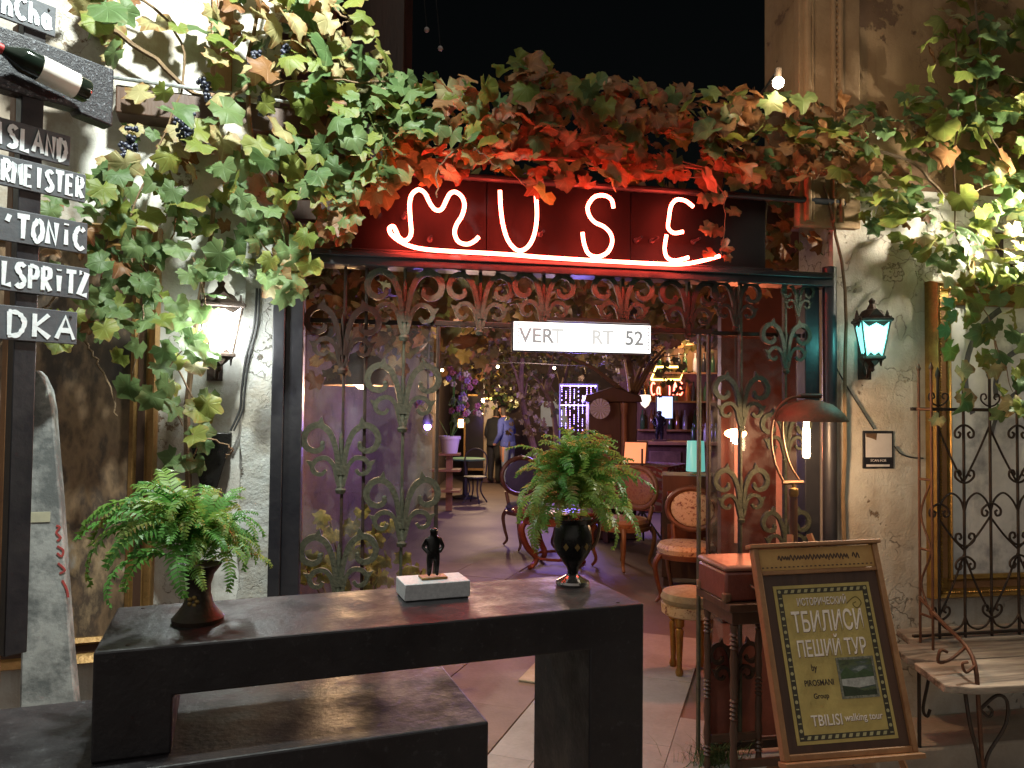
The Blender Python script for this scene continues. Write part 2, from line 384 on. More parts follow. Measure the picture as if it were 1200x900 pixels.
# ================================================================== THE SETTING
g = MB(); g.add([(-60, -30, -0.012), (60, -30, -0.012), (60, 90, -0.012), (-60, 90, -0.012)], [(0, 1, 2, 3)])
ground = O('ground', g, M['ground'], kind='structure')
A19 = radians(19)
def floor_pt(a, b): return (a * sin(A19) + b * cos(A19), a * cos(A19) - b * sin(A19))
bs = [-3.55, -2.98, -2.41, -1.84, -1.267, -1.05, -0.478, 0.094, 0.666, 1.238, 1.81, 2.38, 2.95]
slabs = {}
for i in range(len(bs) - 1):
    wd = bs[i + 1] - bs[i]; L = 0.92; a = 1.0 + (i * 0.37) % L
    while a < 7.4:
        cx, cy = floor_pt(a + L / 2, (bs[i] + bs[i + 1]) / 2)
        lx = cx * cos(GATE.a) + (cy - 3.4331) * sin(GATE.a); ly = -cx * sin(GATE.a) + (cy - 3.4331) * cos(GATE.a)
        if not (lx > 1.35 and ly > -0.55) and -1.8 < cx < 3.2:
            brown = (i <= 3) or (a > 4.9)  # left slabs browner for the warm light there; inner slabs are brown
            key = (round(wd, 2), brown)
            if key not in slabs:
                s = MB().box(-wd / 2 + 0.0015, wd / 2 - 0.0015, -L / 2 + 0.0015, L / 2 - 0.0015, -0.04, 0.0)
                me = s.mesh('paving_slab', False); me.materials.append(M['slab_brown_and_lit' if brown else 'slab_grey']); slabs[key] = me
            o = O('paving_slab', slabs[key], None, ground, (cx, cy, random.uniform(-0.002, 0.002)), (radians(random.uniform(-.1, .1)), radians(random.uniform(-.1, .1)), -A19), bevel=0.002)
        a += L
cx, cy = floor_pt(4.64, -1.135)
hat = tag(O('stone_hatch', MB().box(-.3, .3, -.3, .3, 0.0, 0.012), M['slab_beige'], None, (cx, cy, 0.003), (0, 0, -A19), bevel=0.003),
          'square beige stone hatch with lifting slots set in the floor', 'hatch')
for sx, sy in ((-.12, -.24), (-.12, .24), (.2, -.24), (.2, .24)):
    O('lifting_slot', MB().box(-.03, -.006, -.012, .012, 0.0115, 0.0135).box(.006, .03, -.012, .012, 0.0115, 0.0135), M['wire'], hat, (sx, sy, 0))

# ---- house on the left of the gate
XR = 0.0
house_l = fthing(LEFT, 'plaster_house', 'house with white peeling plaster wall beside the left door post', 'house')
O('wall', MB().box(-4.2, XR, 0, 0.3, 0, 5.5), M['plaster_left'], house_l)
px0, px1 = LEFT.loc(283, 500)[0], LEFT.loc(319, 500)[0]
pil = MB()
nz = 40
rough_edge = [(px0 + random.uniform(-.006, .006), z) for z in np.linspace(0.0, 2.45, nz)]
pil.prism(rough_edge + [(px1, 2.45), (px1, 0)], -0.05, 0.02)
O('pilaster', pil, plaster('grey_render', (0.5, 0.52, 0.5), (0.4, 0.42, 0.4), (0.26, 0.22, 0.16), (0.1, 0.08, 0.06), 2.4, 0.62, 0.9), house_l, smooth=False)
b0, b1 = LEFT.loc(140, 135)[0], LEFT.loc(420, 135)[0]
zb = LEFT.loc(200, 120)[1]
O('timber_beam', MB().box(b0, XR + .25, -0.12, 0.0, zb - 0.11, zb), M['wood_dark'], house_l, bevel=0.006)
O('conduit', MB().tube([(b0 - .3, -.14, zb + .015), (b0 + .4, -.135, zb + .02), (XR + .3, -.14, zb + .012)], .008), M['concrete'], house_l)
xt = LEFT.loc(258, 60)[0]
O('vertical_trim', MB().box(xt - .035, xt + .035, -0.05, 0.0, zb, 5.4).box(xt - .015, xt + .05, -0.065, -0.05, zb, 5.4), M['wood_mid'], house_l, bevel=0.004)
xp, zp = LEFT.loc(262, 152, -.15)
O('plaster_corbel', MB().tube([(xp - .16, -.09, zp - .01), (xp, -.1, zp), (xp + .1, -.1, zp)], [.055, .06, .05], 12), M['plaster_left'], house_l)
x, z = LEFT.loc(247, 507, -.06); x2, z2 = LEFT.loc(247, 562, -.06); hw = .082
O('wall_pocket', MB().prism([(x - hw, z), (x + hw, z), (x + hw * .75, z - .1), (x + .03, z2 - .03), (x - .03, z2 - .03), (x - hw * .75, z - .1)], -.1, 0.0), M['bronze_black'], house_l, bevel=0.004)
# ---- house on the right
xr0 = GATE.loc(977, 500)[0]
house_r = fthing(GATE, 'stucco_house', 'house with rough beige stucco wall beside the right door post', 'house')
O('wall', MB().box(xr0, 5.2, 0, 0.3, 0, 2.72), M['plaster_right'], house_r)
xc0, xc1 = GATE.loc(931, 60)[0], GATE.loc(1002, 60)[0]
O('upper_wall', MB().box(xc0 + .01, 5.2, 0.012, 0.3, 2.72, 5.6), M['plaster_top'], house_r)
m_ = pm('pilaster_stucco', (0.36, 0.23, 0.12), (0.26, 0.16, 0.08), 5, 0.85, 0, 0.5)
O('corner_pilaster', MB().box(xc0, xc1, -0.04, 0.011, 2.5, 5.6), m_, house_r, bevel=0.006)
for k, (fx, rr) in enumerate(((.13, .02), (.2, .012), (.55, .014), (.66, .018))):
    O('moulding', MB().tube([(xc0 + (xc1 - xc0) * fx, -.042, 2.52), (xc0 + (xc1 - xc0) * fx, -.042, 5.5)], rr, 10), m_, house_r)
bd = MB()
for k in range(70): bd.sphere((xc0 + (xc1 - xc0) * .6, -.045, 2.55 + k * .03), .011, 6, 5)
O('bead_strip', bd, m_, house_r)
cbl = cr([(GATE.loc(u, v, -.012)[0], -.012, GATE.loc(u, v, -.012)[1]) for u, v in ((972, 415), (985, 440), (1003, 470), (1024, 503))], 5)
tag(O('wall_cable', MB().tube([GATE.w(*p) for p in cbl], .004, 6), M['wire']), 'thin black cable running slantwise down the beige wall to the plate', 'cable')
cbl = cr([(GATE.loc(u, v, -.012)[0], -.012, GATE.loc(u, v, -.012)[1]) for u, v in ((1048, 523), (1056, 532), (1068, 536), (1082, 537))], 5)
tag(O('wall_cable', MB().tube([GATE.w(*p) for p in cbl], .004, 6), M['wire']), 'short black cable from the plate towards the gilt frame', 'cable')
cbl = cr([(LEFT.loc(u, v, -.06)[0], -.062, LEFT.loc(u, v, -.06)[1]) for u, v in ((301, 338), (298, 380), (288, 420), (283, 460), (281, 480), (270, 505))], 5)
tag(O('wall_cable', MB().tube([LEFT.w(*p) for p in cbl], .005, 6).tube([LEFT.w(p[0] + .012, p[1], p[2]) for p in cbl], .004, 6), M['wire']), 'twin black cable hanging down the white plaster to the wall pocket', 'cable')
step = O('pavement', MB().box(xr0 - .02, 5.2, -.34, -.001, -.02, .12), pm('pavement_stone', (0.36, 0.31, 0.25), (0.27, 0.22, 0.17), 4, 0.8, 0, 0.6), None, GATE.o, (0, 0, GATE.a), bevel=.012, kind='structure')

# ================================================================== GATE
gate = fthing(GATE, 'iron_gate', 'black framed gateway with cast iron scroll panels and glass', 'gate')
def gx(u, v=500, off=0): return GATE.loc(u, v, off)[0]
def gz(u, v, off=0): return GATE.loc(u, v, off)[1]
zl0, zl1 = gz(600, 322), gz(600, 305)
O('door_post', MB().box(gx(320), gx(334), -.09, .05, 0, zl0 + .05).box(gx(334), gx(355), -.07, .04, 0, zl0 + .05), M['black_paint'], gate, bevel=.004)
O('door_post', MB().box(gx(941), gx(958), -.02, .06, 0, zl0).tube([(gx(968), -.03, 0), (gx(968), -.03, zl0 + .1)], .034, 14), M['black_paint'], gate, bevel=.003)
O('lintel', MB().box(gx(322) + .06, gx(968), -.07, .05, zl0, zl1).box(gx(322) + .06, gx(966), -.085, -.07, zl1 - .03, zl1 - .01), M['black_paint'], gate, bevel=.004)
zr = gz(660, 384)
yb = -.01
def bar(u, wpx, v0=322, name='bar', d=.014, mat='iron', z0=.04, z1=None):
    x = gx(u); hw = wpx * .002
    return O(name, MB().box(x - hw, x + hw, yb - d, yb + d, z0, z1 if z1 is not None else zl0), M[mat], gate, bevel=.003)
bar(402, 3.2, mat='iron_dark'); bar(472, 3.2)
bar(512, 4, name='stile', z1=zr, mat='iron_dark'); bar(818, 3, name='stile', z1=zr, mat='iron'); bar(829, 3.2, name='stile', z1=zr, mat='iron_dark')
bar(866, 3.0); bar(918, 3.2)
bar(427, 3.5, mat='iron_dark', d=.006)
O('rail', MB().box(gx(505), gx(832), yb - .016, yb + .016, zr - .012, zr + .012), M['iron_dark'], gate, bevel=.003)
O('rail', MB().box(gx(356), gx(512) - .012, yb + .016, yb + .03, zr - .01, zr + .01), M['iron_dark'], gate, bevel=.003)
O('rail', MB().box(gx(832) + .012, gx(940), yb + .016, yb + .03, zr - .012, zr + .008), M['iron_dark'], gate, bevel=.003)
for a, b in ((356, 508), (833, 940)):
    O('rail', MB().box(gx(a), gx(b), yb - .014, yb + .014, .03, .07), M['iron_dark'], gate, bevel=.003)
    O('glass_pane', MB().box(gx(a), gx(b), .045, .051, .05, zr - .02), M['glass'], gate)
O('kick_panel', MB().box(gx(834), gx(938), .02, .04, .07, .5), pm('red_brown_panel', (0.24, 0.07, 0.045), (0.16, 0.045, 0.03), 6, .5), gate)
# cast ornament, unit width
def cast_ornament():
    mb = MB()
    for s in (-1, 1):
        big = cr([(.03 * s, -.3), (.05 * s, -.08), (.09 * s, .12), (.17 * s, .29), (.3 * s, .37), (.43 * s, .32), (.49 * s, .19), (.45 * s, .07), (.34 * s, .02), (.255 * s, .06), (.245 * s, .12)], 4)
        n = len(big); mb.ribbon(big, [.056 + .03 * sin(pi * i / n) for i in range(n)], -.05, .05)
        mb.sphere((.245 * s, 0, .125), .035, 7, 5)
        mb.prism([(.22 * s, .35), (.33 * s, .385), (.26 * s, .49)], -.045, .045)
        sm = cr([(.03 * s, -.46), (.06 * s, -.33), (.1 * s, -.17), (.19 * s, -.075), (.31 * s, -.09), (.375 * s, -.18), (.34 * s, -.27), (.25 * s, -.29), (.2 * s, -.23)], 4)
        n = len(sm); mb.ribbon(sm, [.042 + .022 * sin(pi * i / n) for i in range(n)], -.046, .046)
        mb.prism([(.36 * s, -.12), (.4 * s, -.2), (.46 * s, -.1)], -.04, .04)
        lf = cr([(.03 * s, -.52), (.08 * s, -.44), (.13 * s, -.4), (.19 * s, -.42), (.22 * s, -.36)], 4)
    mb.lathe([(.0, -.56), (.06, -.55), (.075, -.5), (.045, -.46), (.035, -.1), (.03, .2), (.0, .3)], 10)
    return mb.mesh('ornament', True, 40)
orn = cast_ornament(); orn.materials.append(M['iron'])
for u, v, wpx, mat in ((402, 392, 84, 'd'), (400, 530, 86, 'i'), (397, 660, 86, 'i'), (474, 352, 88, 'i'), (472, 460, 84, 'i'), (471, 593, 84, 'i'),
                       (562, 352, 76, 'i'), (636, 350, 72, 'i'), (728, 352, 72, 'i'), (805, 358, 70, 'd'), (866, 468, 68, 'i'), (866, 575, 66, 'i'), (918, 404, 62, 'i'),
                       (918, 508, 60, 'i'), (918, 622, 60, 'i'), (866, 690, 64, 'd'), (860, 355, 60, 'd'), (932, 350, 40, 'i'), (858, 775, 60, 'd')):
    x, z = GATE.loc(u, v); dep = (GATE.w(x, 0, z)).y
    sc = wpx * dep / F
    o = O('ornament', orn, None, gate, (x, yb - .012, z), (0, 0, random.uniform(-.05, .05))); o.scale = (sc, sc * .7, sc)
    if mat == 'd':
        o.material_slots[0].link = 'OBJECT'; o.material_slots[0].material = M['iron_dark']
for u in (562, 636, 728, 805):
    x, z = GATE.loc(u, 372)
    O('bar', MB().box(x - .007, x + .007, yb - .012, yb + .012, zr, zl0), M['iron'], gate)

# ---- neon sign over the gate
neon = fthing(GATE, 'neon_sign', 'red neon tube lettering on a black panel over the gateway', 'neon sign', gx(600), 0, zl1)
NX = gx(600); NZ = zl1
ztop = gz(600, 218)
def nl(u, v, off=-.125):
    x, z = GATE.loc(u, v, off); return (x - NX, off, z - NZ)
xs = [gx(408) - NX, gx(566) - NX, gx(735) - NX, gx(893) - NX]
for a, b in zip(xs, xs[1:]):
    O('panel', MB().box(a + .002, b - .002, -.035, .0, .012, ztop - NZ), M['sign_panel'], neon, bevel=.002)
O('top_rail', MB().tube([(gx(400) - NX, -.04, ztop - NZ + .015), (gx(985) - NX, -.04, ztop - NZ + .015)], .016, 10), M['black_paint'], neon)
O('bottom_rail', MB().box(gx(400) - NX, gx(900) - NX, -.05, -.036, .004, .011), M['black_paint'], neon, bevel=.002)
def c7(x, y): return (380 + x / 4.615, 180 + y / 4.615)
def c8(x, y): return (640 + x / 3.333, 180 + y / 3.333)
tubes = [
  [c8(678, 400), c8(620, 416), c8(540, 431), c8(450, 431), c8(250, 421), c8(0, 406), c7(1000, 546), c7(700, 529), c7(560, 519), c7(470, 502), c7(405, 472), c7(362, 436), c7(352, 405), c7(372, 393), c7(388, 418), c7(402, 450), c7(428, 470), c7(456, 460), c7(470, 425), c7(465, 350), c7(462, 270), c7(475, 220), c7(510, 195), c7(545, 215), c7(570, 265), c7(600, 303), c7(635, 300), c7(660, 252), c7(680, 217), c7(710, 208), c7(745, 235), c7(758, 280), c7(745, 335), c7(715, 385), c7(705, 430), c7(725, 475), c7(770, 490), c7(810, 475), c7(835, 450)],
  [c7(950, 200), c7(955, 300), c7(970, 400), c7(1000, 480), c7(1050, 524), c7(1100, 505), c7(1135, 440), c7(1150, 340), c7(1145, 230)],
  [c8(263, 212), c8(255, 180), c8(225, 163), c8(188, 170), c8(163, 205), c8(168, 240), c8(190, 268), c8(225, 285), c8(250, 310), c8(258, 345), c8(240, 385), c8(200, 403), c8(165, 390), c8(148, 350), c8(142, 308)],
  [c8(575, 208), c8(545, 185), c8(510, 180), c8(488, 205), c8(480, 250), c8(477, 290), c8(500, 310), c8(535, 305)],
  [c8(470, 318), c8(463, 370), c8(472, 405), c8(500, 418), c8(535, 412), c8(556, 405)]]
for tb in tubes:
    P = cr([nl(u, v) for u, v in tb], 6)
    O('neon_tube', MB().tube(P, .0085, 8), M['neon'], neon)
for u, v in (c7(430, 345), c7(570, 468), c7(1165, 440), c8(350, 340), c8(412, 342), c8(572, 345)):
    p = nl(u, v, -.036); O('tube_clip', MB().lathe([(.012, 0), (.012, .012), (.006, .014), (.006, .08)], 10, (0, 0, 0), Matrix.Translation(p) @ Matrix.Rotation(radians(90), 4, 'X')), M['black_paint'], neon)

# ---- lit address plate
x0, z0 = GATE.loc(602, 410, -.06); x1, z1 = GATE.loc(762, 382, -.06)
ad = fthing(GATE, 'address_plate', 'glowing white address plate hanging in the gateway', 'sign', (x0 + x1) / 2, -.06, z0)
W2 = (x1 - x0) / 2; HT = z1 - z0
O('light_box', MB().box(-W2 - .006, W2 + .006, .004, .04, -.006, HT + .004), M['black_paint'], ad)
O('lit_panel', MB().box(-W2, W2, -.004, .003, 0, HT), emit('backlit_panel', (1.0, 0.97, 0.92), 1.3), ad)
O('hood', MB().box(-W2 * .55, W2 * .95, -.03, .03, HT + .006, HT + .022), M['wood_dark'], ad)
ink = emit('grey_print', (.5, .5, .5), .25, (.2, .2, .2)); ink2 = emit('faint_print', (.8, .78, .75), .4, (.3, .3, .3))
for body, fx, mt in (('V', -.84, ink), ('E', -.68, ink), ('R', -.52, ink), ('T', -.38, ink2), ('R', .2, ink2), ('T', .36, ink2), ('5', .68, ink), ('2', .82, ink)):
    me = text_mesh(body, HT * .72, bold=.02); me.materials.append(mt)
    O('letter', me, None, ad, (W2 * fx, -.0055, HT * .5))
for s in (-1, 1):
    bo = MB()
    for k in range(7): bo.ribbon(cr([(s * W2 * .955 - .008, HT * (.1 + k * .125)), (s * W2 * .955 + .008, HT * (.14 + k * .125)), (s * W2 * .955 - .006, HT * (.18 + k * .125))], 3), .004, -.0052, -.0035)
    bo.box(s * W2 * .905 - .0015, s * W2 * .905 + .0015, -.0052, -.0035, 0.004, HT - .004)
    O('border_print', bo, ink, ad)

for s in (-.8, .8): O('hanger', MB().tube([(W2 * s, .02, HT), (W2 * s, .03, zr - z0 + .02)], .004, 6), M['iron_dark'], ad)

# ================================================================== WALL LIGHTS
def lantern(fr, u, v, name_label, glass_col, strength, ht=.2, yaw=0.0, body=None, power=0, off=.13):
    x, z = fr.loc(u, v, -off)
    L = fthing(fr, 'wall_lantern', name_label, 'lantern', x, -off, z - ht / 2)
    L.rotation_euler.z += yaw
    n = 4; wb, wt = ht * .2, ht * .36
    gm = emit('lantern_glass', glass_col, strength, (.5, .6, .6))
    rim = body or M['iron_dark']
    def cnr(s, z, w): return [(w, -w, z), (w, w, z), (-w, w, z), (-w, -w, z)][s % 4]
    for s in range(4):
        a, b = cnr(s - 1, 0, wb), cnr(s, 0, wb); c, d = cnr(s, ht, wt), cnr(s - 1, ht, wt)
        O('glass', MB().add([a, b, c, d], [(0, 1, 2, 3)]), gm, L)
        O('corner_rod', MB().tube([cnr(s, -.01, wb * 1.06), cnr(s, ht + .005, wt * 1.05)], .0045, 6), rim, L)
    for zz, ww, hh in ((-.012, wb * 1.2, .02), (ht - .006, wt * 1.12, .02)):
        mb = MB()
        for s in range(4): mb.tube([cnr(s - 1, zz + hh / 2, ww), cnr(s, zz + hh / 2, ww)], hh * .5, 6)
        O('rim', mb, rim, L)
    for s in range(4):                                      # cast crests over and under each face
        Mx = Matrix.Rotation(s * pi / 2, 4, 'Z')
        for zz, ww, up in ((ht, wt, 1), (0, wb, -1)):
            pl = [(-ww, 0), (-ww * .9, .022), (-ww * .5, .018), (-ww * .3, .035), (0, .055), (ww * .3, .035), (ww * .5, .018), (ww * .9, .022), (ww, 0), (ww * .5, -.03), (0, -.012), (-ww * .5, -.03)]
            m2 = MB().prism([(p * 1.05, zz + q * up * (1 if up > 0 else .75)) for p, q in pl], -ww * 1.07 - .005, -ww * 1.07)
            cw = MB().add([Mx @ Vector(p) for p in m2.v], m2.f); O('crest', cw, rim, L)
    O('roof', MB().lathe([(wt * 1.15, ht + .01), (wt * .75, ht + .05), (wt * .4, ht + .06), (.012, ht + .085), (.016, ht + .1), (.0, ht + .115)], 8), rim, L)
    O('base_finial', MB().lathe([(.0, -.07), (.012, -.06), (.008, -.045), (wb * .7, -.03), (wb * 1.1, -.012)], 8), rim, L)
    O('bracket', MB().tube(cr([(0, wb, -.03), (0, off * .55, -.09), (0, off - .01, -.05), (0, off - .002, .05)], 5), .008, 6).box(-.03, .03, off - .012, off + .002, -.1, .1), rim, L)
    if power: point_light('lantern_light', (0, -wt - .03, ht * .5), power, glass_col, .04, L)
    return L
lantern(LEFT, 258, 388, 'black wall lantern glowing white on the white plaster wall', (0.95, 1.0, 0.98), 7.0, .19, .15, power=7)
lantern(GATE, 1022, 398, 'wall lantern with turquoise glowing glass on beige wall', (0.16, 0.8, 0.74), 1.15, .17, -.35, power=1.6)
lantern(GATE, 1232, 255, 'bright wall lantern hidden among vine leaves over the gilt frame', (1.0, 0.93, 0.76), 12.0, .2, 0, power=120, off=.32)
# bracket lamp high on the left house, out of the top of the picture: it lights the leaves and the bar
bl = thing('bracket_lamp', 'white bracket lamp high on the left plaster house', 'lamp', (-1.12, 2.68, 4.1))
O('arm', MB().tube([(-.2, .5, .05), (.2, -.35, .2), (.45, -.75, .12)], .025, 10), M['iron_dark'], bl)
O('lamp_head', MB().lathe([(.02, .16), (.09, .12), (.13, .03), (.14, .0), (.12, .0)], 20, (.5, -.8, 0)), M['iron_dark'], bl)
O('bulb', MB().sphere((.5, -.8, -.01), .06, 14, 9), emit('bulb_white', (.9, 1, .96), 60), bl)
sl0 = bpy.data.lights.new('bracket_lamp_light', 'SPOT'); sl0.energy = 285; sl0.color = (0.93, 1.0, 0.92); sl0.shadow_soft_size = .06; sl0.spot_size = radians(114); sl0.spot_blend = .75
sl1 = bpy.data.objects.new('bracket_lamp_light', sl0); COL.objects.link(sl1); sl1.parent = bl; sl1.location = (.5, -.8, -.1)
sl1.rotation_euler = Vector((-1.05, .95, -1.6)).to_track_quat('-Z', 'Y').to_euler()

# ================================================================== VINES
def leaf_mesh(k):
    r_ = random.Random(k)
    lobes = [(0, 1.0), (1.02, .93), (-1.02, .93), (2.05, .82), (-2.05, .82)]
    n = 26; out = []; r0_ = r_.uniform(.6, .78)
    for i in range(n):
        th = -pi + 2 * pi * (i + .5) / n
        r = r0_
        for a, l in lobes:
            d = abs(th - a); r = max(r, l * max(0.0, 1 - .62 * (d / .62) ** 1.3) if d < .62 else 0)
        r *= 1 + (.035 if i % 2 else -.03) + r_.uniform(-.05, .05)
        if abs(th) > 2.9: r = .2
        out.append((r * sin(th), r * cos(th)))
    cup, fold, droop = r_.uniform(-.6, .7), r_.uniform(-.2, .95 if k % 3 == 0 else .5), r_.uniform(.0, .9)
    def zz(x, y): return -cup * (x * x + y * y) * .5 + fold * abs(x) * .5 - droop * max(y, 0) ** 2 * .6 + .09 * sin(4.3 * x + 1.7 * y + k) + .05 * sin(7 * y + 2 * k)
    inner = [(x * .5, y * .5) for x, y in out[::2]]
    pts = [(0, 0)] + inner + out; m = len(inner)
    V = [(x, y + .12, zz(x, y)) for x, y in pts]; Fc = []
    for i in range(m):
        j = (i + 1) % m
        a, b = 1 + i, 1 + j; o0, o1, o2 = 1 + m + 2 * i, 1 + m + (2 * i + 1) % n, 1 + m + (2 * i + 2) % n
        Fc += [(0, b, a), (a, o1, o0), (a, b, o1), (b, o2, o1)]
    return np.array(V), Fc, np.array(pts)
def leaf_data(V, Fc, UV, name):
    me = bpy.data.meshes.new(name); me.from_pydata([tuple(p) for p in V], [], Fc); me.update()
    ul = me.uv_layers.new(name='UVMap')
    idx = np.empty(len(me.loops), np.int32); me.loops.foreach_get('vertex_index', idx)
    ul.data.foreach_set('uv', UV[idx].astype(np.float32).ravel()); me.shade_smooth(); return me
LEAVES = [leaf_mesh(k) for k in range(9)]
LM = {}
def leaf_obj_mesh(k, mt):
    if (k, mt) not in LM:
        me = leaf_data(*LEAVES[k], 'leaf'); me.materials.append(M[mt]); LM[k, mt] = me
    return LM[k, mt]
def orient(out, tilt_up, spread):
    """leaf: local y = tip, local z = face normal"""
    nrm = (Vector(out) + Vector((0, 0, tilt_up)) + Vector(rng.normal(0, spread, 3))).normalized()
    tip = Vector((rng.normal(0, .75), rng.normal(0, .4), -1.0)); tip = tip - nrm * tip.dot(nrm)
    tip = tip.normalized(); xx = tip.cross(nrm)
    return Matrix((xx, tip, nrm)).transposed()
def inpoly(p, poly):
    x, y = p; c = False; n = len(poly)
    for i in range(n):
        (x1, y1), (x2, y2) = poly[i], poly[i - 1]
        if (y1 > y) != (y2 > y) and x < (x2 - x1) * (y - y1) / (y2 - y1) + x1: c = not c
    return c
def sample(poly, n, keep=None):
    P = np.array(poly); lo, hi = P.min(0), P.max(0); out = []
    while len(out) < n:
        p = lo + rng.random(2) * (hi - lo)
        if inpoly(p, poly) and (keep is None or rng.random() < keep(p)): out.append(tuple(p))
    return out
def build_vine(name, label, base, specs, stems, grapes=(), n_obj=290):
    """specs: list of (world position, size, material, 3x3 rotation)"""
    root = thing(name, label, 'vine', base)
    B = Vector(base)
    specs = sorted(specs, key=lambda s: (s[0] - EYE).length - s[1] * 4)
    for pos, size, mt, R in specs[:n_obj]:
        o = O('leaf', leaf_obj_mesh(rng.integers(9), mt), None, root)
        o.matrix_basis = Matrix.Translation(pos - B) @ R.to_4x4() @ Matrix.Scale(size, 4)
    rest = specs[n_obj:]
    if rest:
        byv = {}
        V, Fc, U, mi = [], [], [], []; mats = sorted({s[2] for s in rest}); off = 0
        for pos, size, mt, R in rest:
            lv, lf, lu = LEAVES[rng.integers(9)]
            Rm = np.array(R); p = (lv * size) @ Rm.T + np.array(pos - B)
            V.append(p); U.append(lu); Fc += [tuple(i + off for i in q) for q in lf]; mi += [mats.index(mt)] * len(lf); off += len(lv)
        me = leaf_data(np.vstack(V), Fc, np.vstack(U), 'foliage')
        for q in mats: me.materials.append(M[q])
        me.polygons.foreach_set('material_index', np.array(mi, np.int32))
        o = O('foliage', me, None, root, kind='stuff')
    allp = [q[0] for q in specs]
    for k in range(9):                                    # tangled thin shoots through the mass
        a_ = allp[rng.integers(len(allp))]; pts_ = [a_]
        d_ = Vector(rng.normal(0, 1, 3)) * .06
        for j in range(4): d_ = d_ * .8 + Vector(rng.normal(0, .035, 3)); d_.z = -abs(d_.z); pts_.append(pts_[-1] + Vector((d_.x, d_.y * .35, d_.z * .7)))
        stems = list(stems) + [(pts_, rng.uniform(.003, .006))]
    for pts, r in stems:
        P = cr([Vector(p) - B for p in pts], 5); n = len(P)
        P = [(p[0] + random.uniform(-.006, .006), p[1] + random.uniform(-.006, .006), p[2] + random.uniform(-.006, .006)) for p in P]
        O('stem', MB().tube(P, [r * (1 - .5 * i / n) for i in range(n)], 6), M['stem'], root)
    for p, s in grapes:
        mb = MB()
        for k in range(34):
            t = rng.random(); q = Vector(p) - B + Vector((rng.normal(0, .014) * (1 - .5 * t), rng.normal(0, .014) * (1 - .5 * t), -t * .085)) * s
            mb.sphere(q, .0085 * s * rng.uniform(.8, 1.15), 8, 6)
        O('grape_bunch', mb, M['grape'], root)
    return root
def pick(ws):
    r = rng.random() * sum(w for _, w in ws)
    for m, w in ws:
        r -= w
        if r <= 0: return m
    return ws[-1][0]
def fp(fr, u, v, off):
    x, z = fr.loc(u, v, off); return fr.w(x, off, z)

# left vine
sp = []
polyA = [(70, -40), (400, -40), (450, 60), (480, 110), (455, 200), (410, 240), (395, 290), (350, 330), (262, 325), (215, 300), (180, 270), (120, 240), (135, 190), (150, 150), (125, 60)]
def keepA(p):
    u, v = p
    if 135 < u < 250 and v < 140: return .12
    if 150 < u < 330 and 95 < v < 165: return .4
    if 150 < u < 260 and 150 < v < 330: return .4
    if 250 < u < 330 and 200 < v: return .6
    return 1.0
out_l = -LEFT.ey
for u, v in sample(polyA, 320, keepA):
    off = -rng.uniform(.03, .42)
    ye = max(0.0, min(1.0, (190 - v) / 120)) * (1 if 150 < u < 400 else .4)
    mt = pick([('leaf_green', 5.5 - 3.5 * ye), ('leaf_lime', 2.4), ('leaf_yellow', .4 + 2.4 * ye), ('leaf_brown', .25 + .9 * ye)])
    sp.append((fp(LEFT, u, v, off), rng.uniform(.036, .088), mt, orient(out_l * .9, .55, .5)))
tails = [[(150, 240), (160, 300), (190, 350), (215, 400), (190, 450), (215, 500)], [(195, 190), (205, 260), (175, 330), (165, 380), (155, 440)], [(225, 300), (240, 350), (232, 400), (228, 420)], [(120, 190), (128, 260), (118, 330), (128, 370)],
         [(300, 280), (330, 310), (345, 335)], [(200, 420), (230, 480), (232, 520), (218, 545)]]
stems_l = []
for tl in tails:
    offs = [-.16 - .12 * random.random()] * len(tl)
    pts = [fp(LEFT, u, v, o) for (u, v), o in zip(tl, offs)]; stems_l.append((pts, .004))
    P = cr(pts, 3)
    for p in P:
        for _ in range(2 if rng.random() < .5 else 1):
            q = Vector(p) + Vector(rng.normal(0, .035, 3)) + out_l * .04
            sp.append((q, rng.uniform(.045, .075), pick([('leaf_green', 5), ('leaf_lime', 1.6), ('leaf_yellow', .5)]), orient(out_l, .5, .4)))
for k in range(46):                                       # leaves round the bar boards
    u, v = rng.uniform(55, 140), rng.uniform(205, 410)
    sp.append((fp(LEFT, u, v, -rng.uniform(.1, .5)), rng.uniform(.04, .065), pick([('leaf_green', 4), ('leaf_lime', 2), ('leaf_brown', .8)]), orient(out_l, .5, .4)))
def st(fr, off, *pp): return [fp(fr, u, v, off) for u, v in pp]
stems_l += [(st(LEFT, -.1, (100, 20), (170, 60), (230, 110), (300, 130), (420, 140)), .012), (st(LEFT, -.2, (250, 180), (262, 125), (300, 95), (350, 70), (365, 0)), .01),
            (st(LEFT, -.15, (345, 320), (330, 250), (300, 180), (290, 90), (310, -30)), .014), (st(LEFT, -.12, (150, -10), (200, 30), (215, 90), (180, 190), (150, 260)), .006),
            ([LEFT.w(-.35, -.1, 0), LEFT.w(-.3, -.08, .9), LEFT.w(-.33, -.09, 1.6), LEFT.w(-.25, -.12, 2.4)], .018)]
gr = [(fp(LEFT, u, v, -.25), 1.0) for u, v in ((242, 92), (215, 140), (145, 165), (155, 150), (310, 110), (335, 55), (375, 80), (222, 128), (300, 60))]
build_vine('grape_vine', 'green and yellow grape vine with dark grapes over white plaster wall', LEFT.w(-.35, -.1, 0), sp, stems_l, gr)

